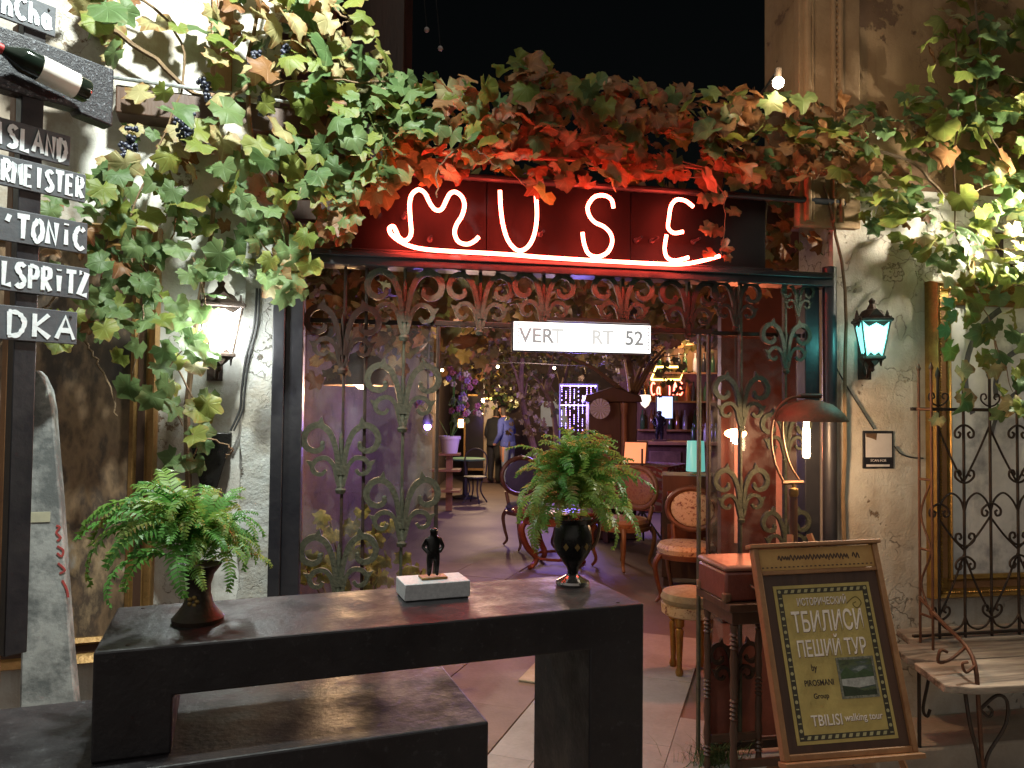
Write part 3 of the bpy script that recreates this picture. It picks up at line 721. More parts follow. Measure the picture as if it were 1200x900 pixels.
# vine across the gate top; neon red is partly put into its leaf colours
sp = []
polyC = [(395, 90), (470, 88), (560, 90), (615, 72), (660, 88), (760, 98), (850, 104), (930, 112), (1010, 122), (1020, 200), (930, 212), (880, 210), (790, 205), (740, 212), (690, 215), (640, 205), (560, 200), (480, 208), (430, 250), (395, 290)]
out_g = -GATE.ey
for u, v in sample(polyC, 800):
    off = -rng.uniform(-.12, .38)
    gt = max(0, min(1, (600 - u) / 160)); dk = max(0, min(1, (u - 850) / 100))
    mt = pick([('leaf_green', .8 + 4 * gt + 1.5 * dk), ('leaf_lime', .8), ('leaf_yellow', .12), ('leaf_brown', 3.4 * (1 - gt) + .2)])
    sp.append((fp(GATE, u, v, off), rng.uniform(.038, .084), mt, orient(out_g * .75, .75, .46)))
for u, v in ((628, 213), (640, 225), (690, 214), (735, 208), (606, 68), (628, 72), (640, 66), (560, 128)):
    sp.append((fp(GATE, u, v, -.2), rng.uniform(.05, .075), pick([('leaf_lime', 2), ('leaf_brown', 1.2)]), orient(out_g, .3, .35)))
for u, v, s in ((826, 230, .05), (843, 228, .05), (858, 246, .05), (826, 266, .05), (842, 268, .045), (853, 288, .045), (830, 296, .04), (852, 300, .03)):
    sp.append((fp(GATE, u, v, -.13), s, 'leaf_yellow' if s > .045 else 'leaf_brown', orient(out_g, .2, .25)))
for k in range(40):                                        # dry leaves in the gap right of the sign
    u, v = rng.uniform(895, 990), rng.uniform(205, 300)
    sp.append((fp(GATE, u, v, rng.uniform(.0, .3)), rng.uniform(.035, .06), pick([('leaf_brown', 3), ('leaf_green', 1)]), orient(out_g, .5, .5)))
for k in range(24):                                        # and hanging behind the scroll row of the transom
    u, v = rng.uniform(360, 480), rng.uniform(320, 450)
    sp.append((fp(GATE, u, v, rng.uniform(.12, .4)), rng.uniform(.04, .07), pick([('leaf_yellow', 2), ('leaf_brown', 2)]), orient(out_g, .5, .5)))
stc = [(st(GATE, -.05, (400, 200), (500, 190), (640, 185), (780, 195), (900, 200), (1000, 190)), .012), (st(GATE, -.18, (560, 150), (590, 190), (612, 215), (632, 225)), .004),
       (st(GATE, -.22, (660, 170), (720, 195), (780, 205), (840, 215), (850, 260), (845, 300)), .0035), (st(GATE, -.02, (897, 205), (898, 250), (897, 290)), .004),
       (st(GATE, -.2, (800, 190), (860, 200), (920, 190), (935, 215), (925, 228)), .0035), ([GATE.w(gx(985), .02, .12), GATE.w(gx(985), -.03, 1.2), GATE.w(gx(984), -.04, 2.2), GATE.w(gx(960), -.05, 2.7)], .012)]
build_vine('grape_vine', 'grape vine coloured for the neon glow trailing along the top of the neon sign', GATE.w(gx(985), .02, .12), sp, stc)

# right vine
sp = []
polyR = [(965, 135), (1040, 105), (1085, 60), (1115, -40), (1290, -40), (1290, 330), (1205, 330), (1150, 330), (1120, 318), (1060, 285), (1015, 262), (985, 215)]
def keepR(p):
    u, v = p
    if v < 100 and u < 1120: return .5
    if 1090 < u < 1140 and 190 < v < 290: return .4
    return 1.0
for u, v in sample(polyR, 540, keepR):
    mt = pick([('leaf_green', 2.4), ('leaf_lime', 3.6), ('leaf_yellow', .5), ('leaf_brown', .9 if v < 200 else .3)])
    sp.append((fp(GATE, u, v, -rng.uniform(.04, .42)), rng.uniform(.04, .09), mt, orient(out_g * .75, .75, .44)))
for u, v, s in ((1130, 468, .075), (1186, 470, .07), (1172, 458, .04), (1165, 380, .06), (1142, 352, .06), (1172, 345, .06), (1120, 370, .045), (1160, 420, .035), (1122, 340, .055), (1190, 372, .06), (1200, 345, .07), (1100, 490, .045), (1108, 355, .05)):
    sp.append((fp(GATE, u, v, -.42), s, pick([('leaf_lime', 2), ('leaf_green', 1.5), ('leaf_yellow', .5)]), orient(out_g, .2, .3)))
for tl in ([(1150, 300), (1160, 350), (1158, 410), (1168, 470)], [(1195, 290), (1192, 370), (1188, 440), (1182, 470)], [(1108, 270), (1122, 330), (1118, 380)], [(1135, 290), (1140, 350), (1132, 420), (1128, 465)], [(1215, 300), (1222, 380), (1215, 450)]):
    for p_ in cr([fp(GATE, u, v, -.38) for u, v in tl], 3):
        sp.append((Vector(p_) + Vector(rng.normal(0, .035, 3)), rng.uniform(.04, .075), pick([('leaf_lime', 3), ('leaf_green', 1.2), ('leaf_yellow', .5)]), orient(out_g, .3, .4)))
str_ = [(st(GATE, -.12, (1000, 170), (1070, 190), (1120, 240), (1200, 250)), .01), (st(GATE, -.3, (1120, 40), (1122, 120), (1118, 210), (1125, 290), (1150, 350), (1165, 400), (1160, 440)), .005),
        (st(GATE, -.35, (1140, -20), (1150, 60), (1145, 130), (1190, 200)), .006), ([GATE.w(3.62, -.12, .12), GATE.w(3.6, -.1, 1.3), GATE.w(3.55, -.1, 2.4), GATE.w(3.45, -.12, 3.0)], .02),
        (st(GATE, -.38, (1165, 400), (1178, 430), (1186, 460)), .003)]
build_vine('grape_vine', 'lime green grape vine hanging over the gilt framed picture', GATE.w(3.62, -.12, .12), sp, str_)

# ================================================================== LEFT: PICTURE, SLAB, DRINK BOARDS
def painting_mat(name, cols, sc, streak=(1, 1, .5), bmp=.5):
    m, t, p = nodes(name); vec = coord(t)
    mp = t.nodes.new('ShaderNodeMapping'); mp.inputs['Scale'].default_value = streak; lk(t, vec, mp.inputs[0])
    n1 = noise(t, mp.outputs[0], sc, 9, .62); n2 = noise(t, mp.outputs[0], sc * 6, 6, .6)
    f = math_(t, 'ADD', math_(t, 'MULTIPLY', n1, .8), math_(t, 'MULTIPLY', n2, .2))
    lk(t, ramp(t, f, cols), p.inputs['Base Color']); p.inputs['Roughness'].default_value = .45
    bump(t, p, n2, bmp, .006); return m
def framed(fr, label, x0, x1, z0, z1, w, canvas, gold, inner, bead=True, dep=.07):
    R = fthing(fr, 'framed_picture', label, 'picture', (x0 + x1) / 2, 0, z0)
    hx = (x1 - x0) / 2; hz = z1 - z0
    O('canvas', MB().box(-hx + w, hx - w, -.03, -.012, w, hz - w), canvas, R)
    for s in (0, 1):
        for hor in (True, False):
            a = hx if hor else hz / 2
            mb = MB()
            prof = [(0, 0), (0, -dep * .55), (w * .12, -dep), (w * .3, -dep * .8), (w * .4, -dep * .55), (w * .75, -dep * .55), (w * .85, -dep * .8), (w, -dep * .6), (w, 0)]
            V = []
            for e in (-1, 1):
                for d, y in prof:
                    along = e * (a - d)
                    if hor: V.append((along, y, (d if s == 0 else hz - d)))
                    else: V.append(((-hx + d) if s == 0 else (hx - d), y, hz / 2 + along))
            n = len(prof)
            mb.add(V, [(i, i + 1, n + i + 1, n + i) for i in range(n - 1)] + [tuple(range(n)), tuple(range(2 * n - 1, n - 1, -1)), (0, n - 1, 2 * n - 1, n)])
            fo = O('frame_side', mb, gold, R, angle=25)
            fl = MB(); L = a - w * .9; d = w * .58
            if hor: fl.box(-L, L, -dep * .58, -dep * .54, (d - w * .14) if s == 0 else hz - d - w * .14, (d + w * .14) if s == 0 else hz - d + w * .14)
            else: fl.box((-hx + d - w * .14) if s == 0 else hx - d - w * .14, (-hx + d + w * .14) if s == 0 else hx - d + w * .14, -dep * .58, -dep * .54, hz / 2 - L, hz / 2 + L)
            O('recess_band', fl, inner, fo)
            if bead:
                bd = MB(); k = -a + w * .3; step_ = .014; d = w * .3
                while k < a - w * .3:
                    p = (k, -dep * .84, d if s == 0 else hz - d) if hor else ((-hx + d) if s == 0 else hx - d, -dep * .84, hz / 2 + k)
                    bd.sphere(p, .0065, 6, 4); k += step_
                O('bead_strip', bd, gold, fo)
    return R
lx0, lz0 = LEFT.loc(0, 776); lx1, lz1 = LEFT.loc(191, 268)
zbot = LEFT.loc(60, 778)[1]; ztp = LEFT.loc(140, 266)[1]
framed(LEFT, 'large dark brown and black abstract painting in dull gilt frame on white plaster', -2.35, lx1, zbot, ztp, .1,
       painting_mat('dark_abstract_painting', [(.34, (.015, .013, .013)), (.43, (.05, .035, .024)), (.5, (.22, .14, .08)), (.55, (.07, .05, .038)), (.6, (.34, .24, .14)), (.66, (.5, .52, .52))], 2.3, (1.2, 1, .55)),  # pale stops also put patches of light into the canvas colours
       M['gold_dull'], M['wood_dark'], bead=False)
sl = fthing(LEFT, 'concrete_slab', 'tall weathered grey concrete slab with a curved shoulder and red scrawl', 'slab', 0, -.3, 0)
pp = [(40, 436), (46, 434), (53, 441), (61, 458), (65, 480), (68, 520), (74, 590), (80, 680), (86, 760), (93, 835)]
poly = [LEFT.loc(u, v, -.3) for u, v in pp] + [LEFT.loc(97, 900, -.3)]
poly[-1] = (poly[-1][0], 0.0); xl = LEFT.loc(36, 560, -.3)[0]
poly += [(xl + .0, 0.0), (xl - .01, poly[4][1])]
O('slab', MB().prism(poly, -.04, .04), M['concrete'], sl, bevel=.006)
rd = MB()
for pl in ([(66, 616), (70, 618), (66, 624), (71, 630), (67, 634)], [(67, 640), (74, 645), (72, 652), (67, 648)], [(68, 660), (76, 668), (70, 672)], [(73, 680), (78, 690), (80, 700)]):
    rd.ribbon(cr([LEFT.loc(u, v, -.341) for u, v in pl], 4), .007, -.0425, -.0395)
O('red_scrawl', rd, pm('faded_red_paint', (.4, .06, .05), (.3, .05, .05), 30, .7, 0, 0), sl)
for u, v, w_, h_ in ((47, 606, .06, .035), (35, 480, .025, .015)):
    x, z = LEFT.loc(u, v, -.342); O('paper_sticker', MB().box(x - w_ / 2, x + w_ / 2, -.0425, -.039, z - h_ / 2, z + h_ / 2), pm('yellowed_paper', (.5, .48, .33), (.4, .38, .28), 20, .8, 0, 0), sl)
BD = Frame(*atd(100, 300, 2.30).xy, 54)
post = fthing(BD, 'drinks_signpost', 'black signpost of stacked slate drink boards with white painted names', 'signpost', BD.loc(28, 500)[0], .03, 0)
PX = BD.loc(28, 500)[0]
def bxy(u, v, off=0): x, z = BD.loc(u, v, off); return x - PX, z
xa, xb = bxy(13, 560)[0], bxy(40, 560)[0]
pz0 = bxy(30, 766)[1]
O('post', MB().box(xa, xb, -.02, .02, pz0, 2.75), M['black_paint'], post, bevel=.003)
O('back_post', MB().box(xa + .0, xb - .05, .021, .06, 0.0, 2.7), M['wood_mid'], post, bevel=.003)
texts = [("nCha", 66, (2, 9, 44, 26), 0, 62), ("ISLAND", 83, (134, 160, 195, 180), -9, 80), ("RMEISTER", 101, (186, 205, 238, 228), 0, 99), ("'TONiC", 103, (246, 262, 298, 288), 0, 101), ("LSPRiTZ", 105, (302, 315, 352, 343), 0, 104), ("DKA", 91, (355, 366, 404, 400), 4, 90)]
for tx, ur, (tl, tr, br, bl_), t0, t1 in texts:
    # level board; its right edge at ur
    xr, zt = bxy(ur, tr, 0); _, zb_ = bxy(ur, br, 0)
    tilt = 0.0
    b = O('board', MB().box(xr - .62, xr, -.03, -.021, zb_, zt), M['slate'], post, bevel=.002)
    x0_ = bxy(t0, (tl + br) / 2, 0)[0]; x1_ = bxy(t1, (tl + br) / 2, 0)[0]
    mb = MB(); hgt = (zt - zb_)
    strokes(mb, tx, x0_, x1_, lambda x: zb_ + hgt * .16, hgt * .68, hgt * .13, -.0318, -.029)
    O('painted_letters', mb, M['chalk'], b)
    O('nail', MB().sphere((xr - .02, -.031, zt - .015), .004, 6, 5), M['wire'], b)
# thick black panel with a bottle fixed on it
xr, zt = bxy(137, 80, -.02); _, zb_ = bxy(137, 148, -.02)
O('bottle_panel', MB().prism([(xr, zt), (xr, zb_), (xr - .1, zb_ + .01), (xr - .105, zb_ + .022), (xr - .62, zb_ + .0), (xr - .62, zt - .02), (xr - .3, zt + .008)], -.036, .02), M['granite'], post, bevel=.006)
n0 = BD.loc(-22, 46, -.06); n1 = BD.loc(103, 108, -.06)
ax = Vector((n1[0] - n0[0], 0, n1[1] - n0[1])); LB = ax.length
bo_ = fthing(BD, 'wine_bottle', 'dark wine bottle with red capsule and white label on black panel', 'bottle', n1[0], -.125, n1[1])
bo_.matrix_world = Matrix.Translation(BD.w(n1[0], -.06, n1[1])) @ Matrix.Rotation(BD.a, 4, 'Z') @ Matrix.Rotation(math.atan2(-ax.x, -ax.z), 4, 'Y')
sb = LB / .30; R_ = .036
O('body', MB().lathe([(.0, .004), (R_ * .85, 0), (R_, .008), (R_, .19 * sb), (R_ * .85, .205 * sb), (.016, .235 * sb), (.0135, .25 * sb)], 24), pm('dark_green_glass', (.006, .01, .007), (.01, .014, .01), 4, .08, 0, 0, r2=.1), bo_)
O('label', MB().lathe([(R_ + .0006, .035), (R_ + .0008, .036), (R_ + .0008, .145 * sb), (R_ + .0006, .146 * sb)], 24), pm('cream_label', (.72, .7, .64), (.66, .63, .57), 6, .6, 0, 0), bo_)
O('capsule', MB().lathe([(.0145, .246 * sb), (.0148, .25 * sb), (.0145, .298 * sb), (.0, .3 * sb)], 16), pm('red_foil', (.34, .03, .03), (.25, .02, .02), 9, .35, .2, 0), bo_)

# ================================================================== BAR AND LOWER BENCH
BAR = Frame(-.842, 1.572, 20.3)
def worn_black():
    m, t, p = nodes('worn_black_paint'); vec = coord(t)
    n1 = noise(t, vec, 3.0, 8, .65); n2 = noise(t, vec, 11.0, 6, .65); n3 = noise(t, vec, 70, 3)
    c = ramp(t, n1, [(.35, (.009, .0085, .011)), (.62, (.024, .021, .023))])
    c = mix(t, ramp(t, n2, [(.66, 0), (.74, .8)]), c, (.13, .085, .06))
    c = mix(t, ramp(t, noise(t, vec, 42, 5, .7), [(.58, 0), (.75, .5)]), c, (.1, .095, .1))
    mp = t.nodes.new('ShaderNodeMapping'); mp.inputs['Scale'].default_value = (1.5, 26, 1); mp.inputs['Rotation'].default_value = (0, 0, .35); lk(t, vec, mp.inputs[0])
    c = mix(t, ramp(t, noise(t, mp.outputs[0], 6, 3), [(.69, 0), (.73, .6)]), c, (.14, .12, .115))
    lk(t, c, p.inputs['Base Color'])
    lk(t, ramp(t, n2, [(.38, .36), (.5, .48), (.62, .6)]), p.inputs['Roughness'])
    bump(t, p, math_(t, 'ADD', n3, math_(t, 'MULTIPLY', n2, 2.0)), .3, .004); return m
WB = worn_black()
bar_t = fthing(BAR, 'bar_counter', 'black painted waterfall bar counter carrying two ferns and a statuette', 'bar counter')
BL, BDp, HB, HL = 1.27, .372, 1.10, .875
O('counter_frame', MB().prism([(0, HL + .001), (0, HB), (BL, HB), (BL, 0), (BL - .155, 0), (BL - .155, HB - .105), (.15, HB - .105), (.15, HL + .001)], 0, BDp), WB, bar_t, bevel=.005, smooth=False)
for sx_, sy_ in ((.06, .03), (.06, BDp - .03), (BL - .06, .03), (BL - .06, BDp - .03)): O('screw_head', MB().lathe([(.005, 0), (.0045, .0012), (.0, .0014)], 10, (sx_, sy_, HB)), M['iron_dark'], bar_t)
low = fthing(BAR, 'low_bench', 'low black plank bench running under the bar counter', 'bench', 0, 0, 0)
xe = (Vector((-.047, 1.812, 0)) - BAR.o).dot(BAR.ex)
O('bench_frame', MB().prism([(-1.4, 0), (-1.4, HL), (xe, HL), (xe, 0), (xe - .1, 0), (xe - .1, HL - .095), (-1.28, HL - .095), (-1.28, 0)], -.055, BDp + .02), WB, low, bevel=.005, smooth=False)
def bar_at(u, v): p = atz(u, v, HB) - BAR.o; return p.dot(BAR.ex), p.dot(BAR.ey)

# ---- ferns
def fern_mat(name, a, b):
    m, t, p = nodes(name); geo = t.nodes.new('ShaderNodeNewGeometry').outputs['Position']
    oi = t.nodes.new('ShaderNodeObjectInfo').outputs['Random']
    k = math_(t, 'ADD', math_(t, 'MULTIPLY', noise(t, geo, 22, 4), .7), math_(t, 'MULTIPLY', oi, .45))
    col = ramp(t, k, [(.3, a), (.62, b), (.78, (.26, .3, .06)), (.84, (.28, .17, .06))])
    lk(t, col, p.inputs['Base Color']); p.inputs['Roughness'].default_value = .45
    td = t.nodes.new('ShaderNodeBsdfTranslucent'); lk(t, col, td.inputs[0]); ms = t.nodes.new('ShaderNodeMixShader'); ms.inputs[0].default_value = .4
    lk(t, p.outputs[0], ms.inputs[1]); lk(t, td.outputs[0], ms.inputs[2]); lk(t, ms.outputs[0], t.nodes['Material Output'].inputs[0]); return m
M['fern'] = fern_mat('fern_green', (.075, .26, .045), (.15, .38, .075)); M['fern_lime'] = fern_mat('fern_lime', (.17, .34, .06), (.27, .43, .1))
def frond_mesh(k, L=.3):
    r_ = random.Random(k); n = 24; V, Fc = [], []
    up, dr = r_.uniform(.45, 1.0), r_.uniform(.8, 1.5)
    th = .5 + .55 * up; P = []; p = Vector((0, 0, 0)); ds = L / n; side = r_.uniform(-.5, .5); yw = 0
    for i in range(n + 1):
        P.append(p.copy()); a = th - (dr * 2.0) * (i / n) ** 1.25
        yw += side / n
        p = p + Vector((cos(a) * cos(yw), cos(a) * sin(yw), sin(a))) * ds
    mb = MB(); mb.tube(P[::3], [.0022 * (1 - .6 * j / 8) for j in range(len(P[::3]))], 5)
    for i in range(2, n):
        t = (P[i + 1] - P[i - 1]).normalized(); sd = t.cross(Vector((0, 0, 1))).normalized() if abs(t.z) < .98 else Vector((0, 1, 0))
        nn = sd.cross(t)
        ln = .052 * L / .3 * min(1, (i / n) * 3.2) * (1 - ((i / n) ** 2.2) * .8)
        for s in (-1, 1):
            d = (sd * s + t * .45 + nn * r_.uniform(-.3, .25)).normalized(); b = P[i]
            w = t * (ds * .44) ; tip = b + d * ln + nn * (-.012 * r_.random()); mid = b + d * ln * .55 + nn * .003
            mb.add([b - w * .8, mid - w, tip, mid + w, b + w * .8], [(0, 1, 3, 4), (1, 2, 3)] if s > 0 else [(4, 3, 1, 0), (3, 2, 1)])
    me = bpy.data.meshes.new('frond'); me.from_pydata(mb.v, [], mb.f); me.update(); return me
FR = [frond_mesh(k) for k in range(8)]
for i, me in enumerate(FR): me.materials.append(M['fern_lime'] if i % 4 == 0 else M['fern'])
FR2 = []
for i, me in enumerate(FR):
    c = me.copy(); c.materials.clear(); c.materials.append(M['fern_lime'] if i % 2 else M['fern']); FR2.append(c)
def fern(label, loc, n, rad, crown, bias, meshes, lims):
    f = thing('fern_plant', label, 'fern', loc)
    for i in range(n):
        t = i / n; el = rng.uniform(lims[0], lims[1]); az = rng.uniform(0, 2 * pi)
        sc = rad * rng.uniform(.7, 1.12) * (1 + bias[0] * cos(az - bias[1]))
        o = O('frond', meshes[rng.integers(8)], None, f)
        o.location = (cos(az) * crown * .6, sin(az) * crown * .6, rng.uniform(0, .07) + .02)
        o.rotation_euler = (Matrix.Rotation(az, 4, 'Z') @ Matrix.Rotation(-el, 4, 'Y') @ Matrix.Rotation(rng.uniform(-.5, .5), 4, 'X')).to_euler()
        o.scale = (sc, sc, sc)
    return f
vx, vy = bar_at(232, 728)
p = BAR.w(vx, vy, HB)
vase = thing('bronze_vase', 'flared bronze trumpet vase standing on the bar counter', 'vase', p)
O('body', MB().lathe([(.0, .0), (.056, .0), (.058, .01), (.047, .022), (.033, .042), (.027, .065), (.027, .085), (.034, .11), (.048, .128), (.05, .132), (.043, .13), (.0, .115)], 28), pm('dark_bronze', (.022, .014, .01), (.045, .028, .018), 14, .42, .3, .25, 80), vase)
fl = MB()
for k in range(5): fl.sphere((.009 * cos(k * 1.257), -.031, .052 + .009 * sin(k * 1.257)), .006, 6, 5, (1, .4, 1))
O('flower_relief', fl, M['brass'], vase)
fern('leafy green fern spilling from the bronze trumpet vase', p + Vector((-.01, 0, .115)), 84, .74, .045, (.3, pi), FR, (-.4, .85))
ux, uy = bar_at(671, 685)
p = BAR.w(ux, uy, HB)
urn = thing('footed_urn', 'dark footed urn with gilt diamonds and shiny foot at the bar end', 'urn', p)
O('foot', MB().lathe([(.0, 0), (.047, 0), (.049, .007), (.046, .013), (.03, .021), (.016, .03)], 28), pm('polished_steel', (.35, .33, .34), (.25, .22, .2), 9, .15, .9, 0), urn)
O('bowl', MB().lathe([(.015, .03), (.017, .05), (.032, .068), (.05, .095), (.057, .125), (.052, .16), (.046, .175), (.056, .19), (.05, .188), (.0, .17)], 28), M['bronze_black'], urn)
for a in (-2.0, -1.57 + .15, -.9):
    d_ = MB().prism([(0, .011), (.008, 0), (0, -.011), (-.008, 0)], -.0015, .001)
    O('gilt_diamond', d_, M['brass'], urn, (.0555 * cos(a), .0555 * sin(a), .115), (0, 0, a + pi / 2))
O('rim_handle', MB().tube(cr([(.045, 0, .17), (.075, 0, .185), (.07, 0, .13), (.05, 0, .1)], 5), .005, 6), M['bronze'], urn)
fern('bushy lime green fern arching out of the dark footed urn', p + Vector((0, 0, .2)), 112, .74, .045, (.05, 0), FR2, (-.9, 1.35))

# ---- statuette on its block
sx, sy = bar_at(507, 698)
blk = fthing(BAR, 'stone_block', 'white speckled stone block set on the bar counter', 'stone block', sx, sy, HB)
O('slab', MB().box(-.088, .088, -.055, .055, .004, .046), M['stone_white'], blk, bevel=.002)
O('felt_base', MB().box(-.084, .084, -.051, .051, 0, .0035), M['wire'], blk)
fg = fthing(BAR, 'bronze_statuette', 'small black bronze figure of a child on a brass plate', 'statuette', sx, sy, HB + .047)
O('brass_plate', MB().box(-.035, .035, -.022, .022, 0, .006), M['brass'], fg, bevel=.001)
def skin_figure(joints, edges, root=0, sub=2, name='figure'):
    me = bpy.data.meshes.new(name); me.from_pydata([j[0] for j in joints], edges, []); me.update()
    o = bpy.data.objects.new(name, me); COL.objects.link(o)
    o.modifiers.new('s', 'SKIN'); 
    if not me.skin_vertices: bpy.context.view_layer.update()
    lay = me.skin_vertices[0].data if me.skin_vertices else me.skin_vertices.new().data
    for i, j in enumerate(joints):
        r = j[1]; lay[i].radius = (r, r) if not isinstance(r, tuple) else r
    lay[root].use_root = True
    ss = o.modifiers.new('ss', 'SUBSURF'); ss.levels = sub; ss.render_levels = sub
    dg = bpy.context.evaluated_depsgraph_get(); dg.update()
    m2 = bpy.data.meshes.new_from_object(o.evaluated_get(dg)); bpy.data.objects.remove(o)
    m2.shade_smooth(); return m2
k = .1
J = [((0, 0, .40), .10), ((0, 0, .55), .105), ((0, 0, .72), .105), ((0, 0, .79), .055), ((0, -.01, .86), .085), ((0, -.01, .95), .085),
     ((.13, 0, .71), .055), ((.21, .03, .57), .042), ((.1, -.09, .47), .036), ((-.13, 0, .71), .055), ((-.21, .03, .57), .042), ((-.1, -.09, .45), .036),
     ((.07, 0, .34), .078), ((.075, -.01, .19), .058), ((.075, .0, .05), .045), ((.085, -.06, .02), .035), ((-.07, 0, .34), .078), ((-.075, -.01, .19), .058), ((-.08, 0, .05), .045), ((-.095, -.06, .02), .035)]
Ed = [(0, 1), (1, 2), (2, 3), (3, 4), (4, 5), (2, 6), (6, 7), (7, 8), (2, 9), (9, 10), (10, 11), (0, 12), (12, 13), (13, 14), (14, 15), (0, 16), (16, 17), (17, 18), (18, 19)]
me = skin_figure(J, Ed); me.transform(Matrix.Scale(.135, 4)); me.materials.append(M['bronze_black'])
O('figure', me, None, fg, (0, 0, .006))

# ================================================================== RIGHT: EASEL, STAND, LAMP
TL, TR, BR, BLc = atd(866, 642, 3.03), atd(1017, 636, 3.09), atd(1070, 880, 2.88), atd(920, 893, 2.82)
exx = ((BR - BLc) + (TR - TL)).normalized(); ezz = ((TL - BLc) + (TR - BR)); ezz = (ezz - exx * ezz.dot(exx)).normalized(); eyy = ezz.cross(exx)
EW = ((BR - BLc).length + (TR - TL).length) / 2; EH = ((TL - BLc).length + (TR - BR).length) / 2
EM = Matrix.Translation((BLc + BR) / 2) @ Matrix((exx, eyy, ezz)).transposed().to_4x4()
es = thing('easel_sign', 'tilted wooden easel board with olive walking tour poster', 'easel sign'); es.matrix_world = EM
h2 = EW / 2
O('back_board', MB().box(-h2 + .012, h2 - .012, -.006, .012, .01, EH * .86), M['wood_dark'], es)
fw = .022
for nm, b in (('frame_side', (-h2, -h2 + fw, -.022, .02, 0, EH * .99)), ('frame_side', (h2 - fw, h2, -.022, .02, 0, EH * .99)), ('frame_rail', (-h2 + fw, h2 - fw, -.02, .02, 0, fw)),
              ('frame_rail', (-h2 + fw, h2 - fw, -.02, .02, EH * .855, EH * .875)), ('frame_rail', (-h2 - .012, h2 + .012, -.03, .024, EH * .991, EH * 1.012))):
    O(nm, MB().box(*b), M['wood_mid'], es, bevel=.003)
O('bottom_ledge', MB().box(-h2 - .01, h2 + .01, -.045, .02, -.02, -.001), M['wood_mid'], es, bevel=.003)
hd = O('header_panel', MB().box(-h2 + fw, h2 - fw, -.01, .012, EH * .877, EH * .985), pm('tan_leather', (.52, .31, .1), (.38, .2, .06), 5, .5, 0, .2), es)
sq = MB(); xq = -h2 + .1
while xq < h2 - .09:
    a = random.uniform(.02, .032); zc = EH * .935
    pts = cr([(xq, zc - .004), (xq + a * .2, zc + a * .4), (xq + a * .45, zc - a * .3), (xq + a * .7, zc + a * .35), (xq + a * .9, zc - random.uniform(.2, .9) * a * .6)], 3)
    sq.ribbon(pts, .0048, -.0112, -.0095); xq += a * (1.0 if random.random() < .85 else 1.7)
O('burnt_script', sq, M['wood_dark'], hd)
stt = MB()
for k in range(26): 
    x = -h2 + .035 + k * (EW - .07) / 25; stt.box(x - .005, x + .003, -.0108, -.0095, EH * .889, EH * .895)
O('stitching', stt, M['wood_dark'], hd)
pw, pz0_, pz1_ = h2 - .062, EH * .065, EH * .8
po = O('poster', MB().box(-pw, pw, -.0095, -.0065, pz0_, pz1_), pm('olive_paper', (.5, .38, .12), (.36, .27, .08), 7, .5, 0, .15), es)
bm_ = MB(); bi = MB()
def rect_band(mb, x0, x1, z0, z1, t, y0, y1):
    mb.box(x0, x1, y0, y1, z0, z0 + t); mb.box(x0, x1, y0, y1, z1 - t, z1); mb.box(x0, x0 + t, y0, y1, z0 + t, z1 - t); mb.box(x1 - t, x1, y0, y1, z0 + t, z1 - t)
rect_band(bm_, -pw + .012, pw - .012, pz0_ + .012, pz1_ - .012, .02, -.0104, -.009)
O('border_band', bm_, pm('dark_border_ink', (.03, .025, .015), (.05, .04, .02), 8, .5, 0, 0), po)
x_, z_ = pw - .022, pz0_ + .022
n = 22
for k in range(n):
    zz = pz0_ + .022 + (pz1_ - pz0_ - .044) * k / (n - 1)
    for s in (-1, 1):
        if k % 2: bi.lathe([(.0065, -.0003), (.0065, .0003)], 8, (0, 0, 0), Matrix.Translation((s * x_, -.0107, zz)) @ Matrix.Rotation(pi / 2, 4, 'X'))
        else: bi.box(s * x_ - .006, s * x_ + .006, -.011, -.0103, zz - .002, zz + .002)
n = 14
for k in range(1, n - 1):
    xx = -x_ + 2 * x_ * k / (n - 1)
    for zz in (pz0_ + .022, pz1_ - .022): bi.prism([(xx - .009, zz - .006), (xx + .004, zz - .006), (xx + .009, zz + .006), (xx - .004, zz + .006)], -.011, -.0103)
O('border_motifs', bi, pm('pale_border_ink', (.4, .36, .18), (.33, .3, .14), 8, .5, 0, 0), po)
def fy(t): return EH * (1 - t)
cream = pm('cream_ink', (.78, .7, .6), (.66, .57, .48), 25, .5, 0, 0); dkred = pm('dark_red_ink', (.09, .022, .018), (.07, .018, .015), 8, .5, 0, 0); dki = pm('dark_ink', (.03, .02, .015), (.04, .025, .018), 8, .5, 0, 0)
def poster_text(body, size, x, t, wfit, fg_, shadow=None, tall=1.0):
    me = text_mesh(body, size, .0004, bold=.014); xs_ = [v.co.x for v in me.vertices]; w0 = max(xs_) - min(xs_); cx_ = (max(xs_) + min(xs_)) / 2
    me.transform(Matrix.Translation((-cx_, 0, 0))); me.transform(Matrix.Diagonal((wfit / w0, 1, tall, 1)))
    if shadow:
        m3 = me.copy(); m3.materials.clear(); m3.materials.append(shadow)
        for dx, dz in ((.0016, -.0018),):
            O('lettering_outline', m3, None, po, (x + dx, -.0101, fy(t) + dz))
    me.materials.append(fg_); O('lettering', me, None, po, (x, -.0112, fy(t)))
poster_text('ИСТОРИЧЕСКИЙ', .034, -.01, .285, .2, cream, dkred, 1.1)
poster_text('ТБИЛИСИ', .07, .0, .385, .285, cream, dkred, 1.45)
poster_text('ПЕШИЙ ТУР', .055, .0, .51, .275, cream, dkred, 1.45)
poster_text('by', .032, -.085, .595, .022, dki)
poster_text('PIROSMANI', .026, -.075, .665, .115, dki, None, 1.15)
poster_text('Group', .026, -.075, .725, .06, dki)
poster_text('TBILISI', .042, -.07, .835, .12, cream, dkred, 1.25)
poster_text('walking tour', .034, .075, .83, .15, cream, dkred, 1.0)
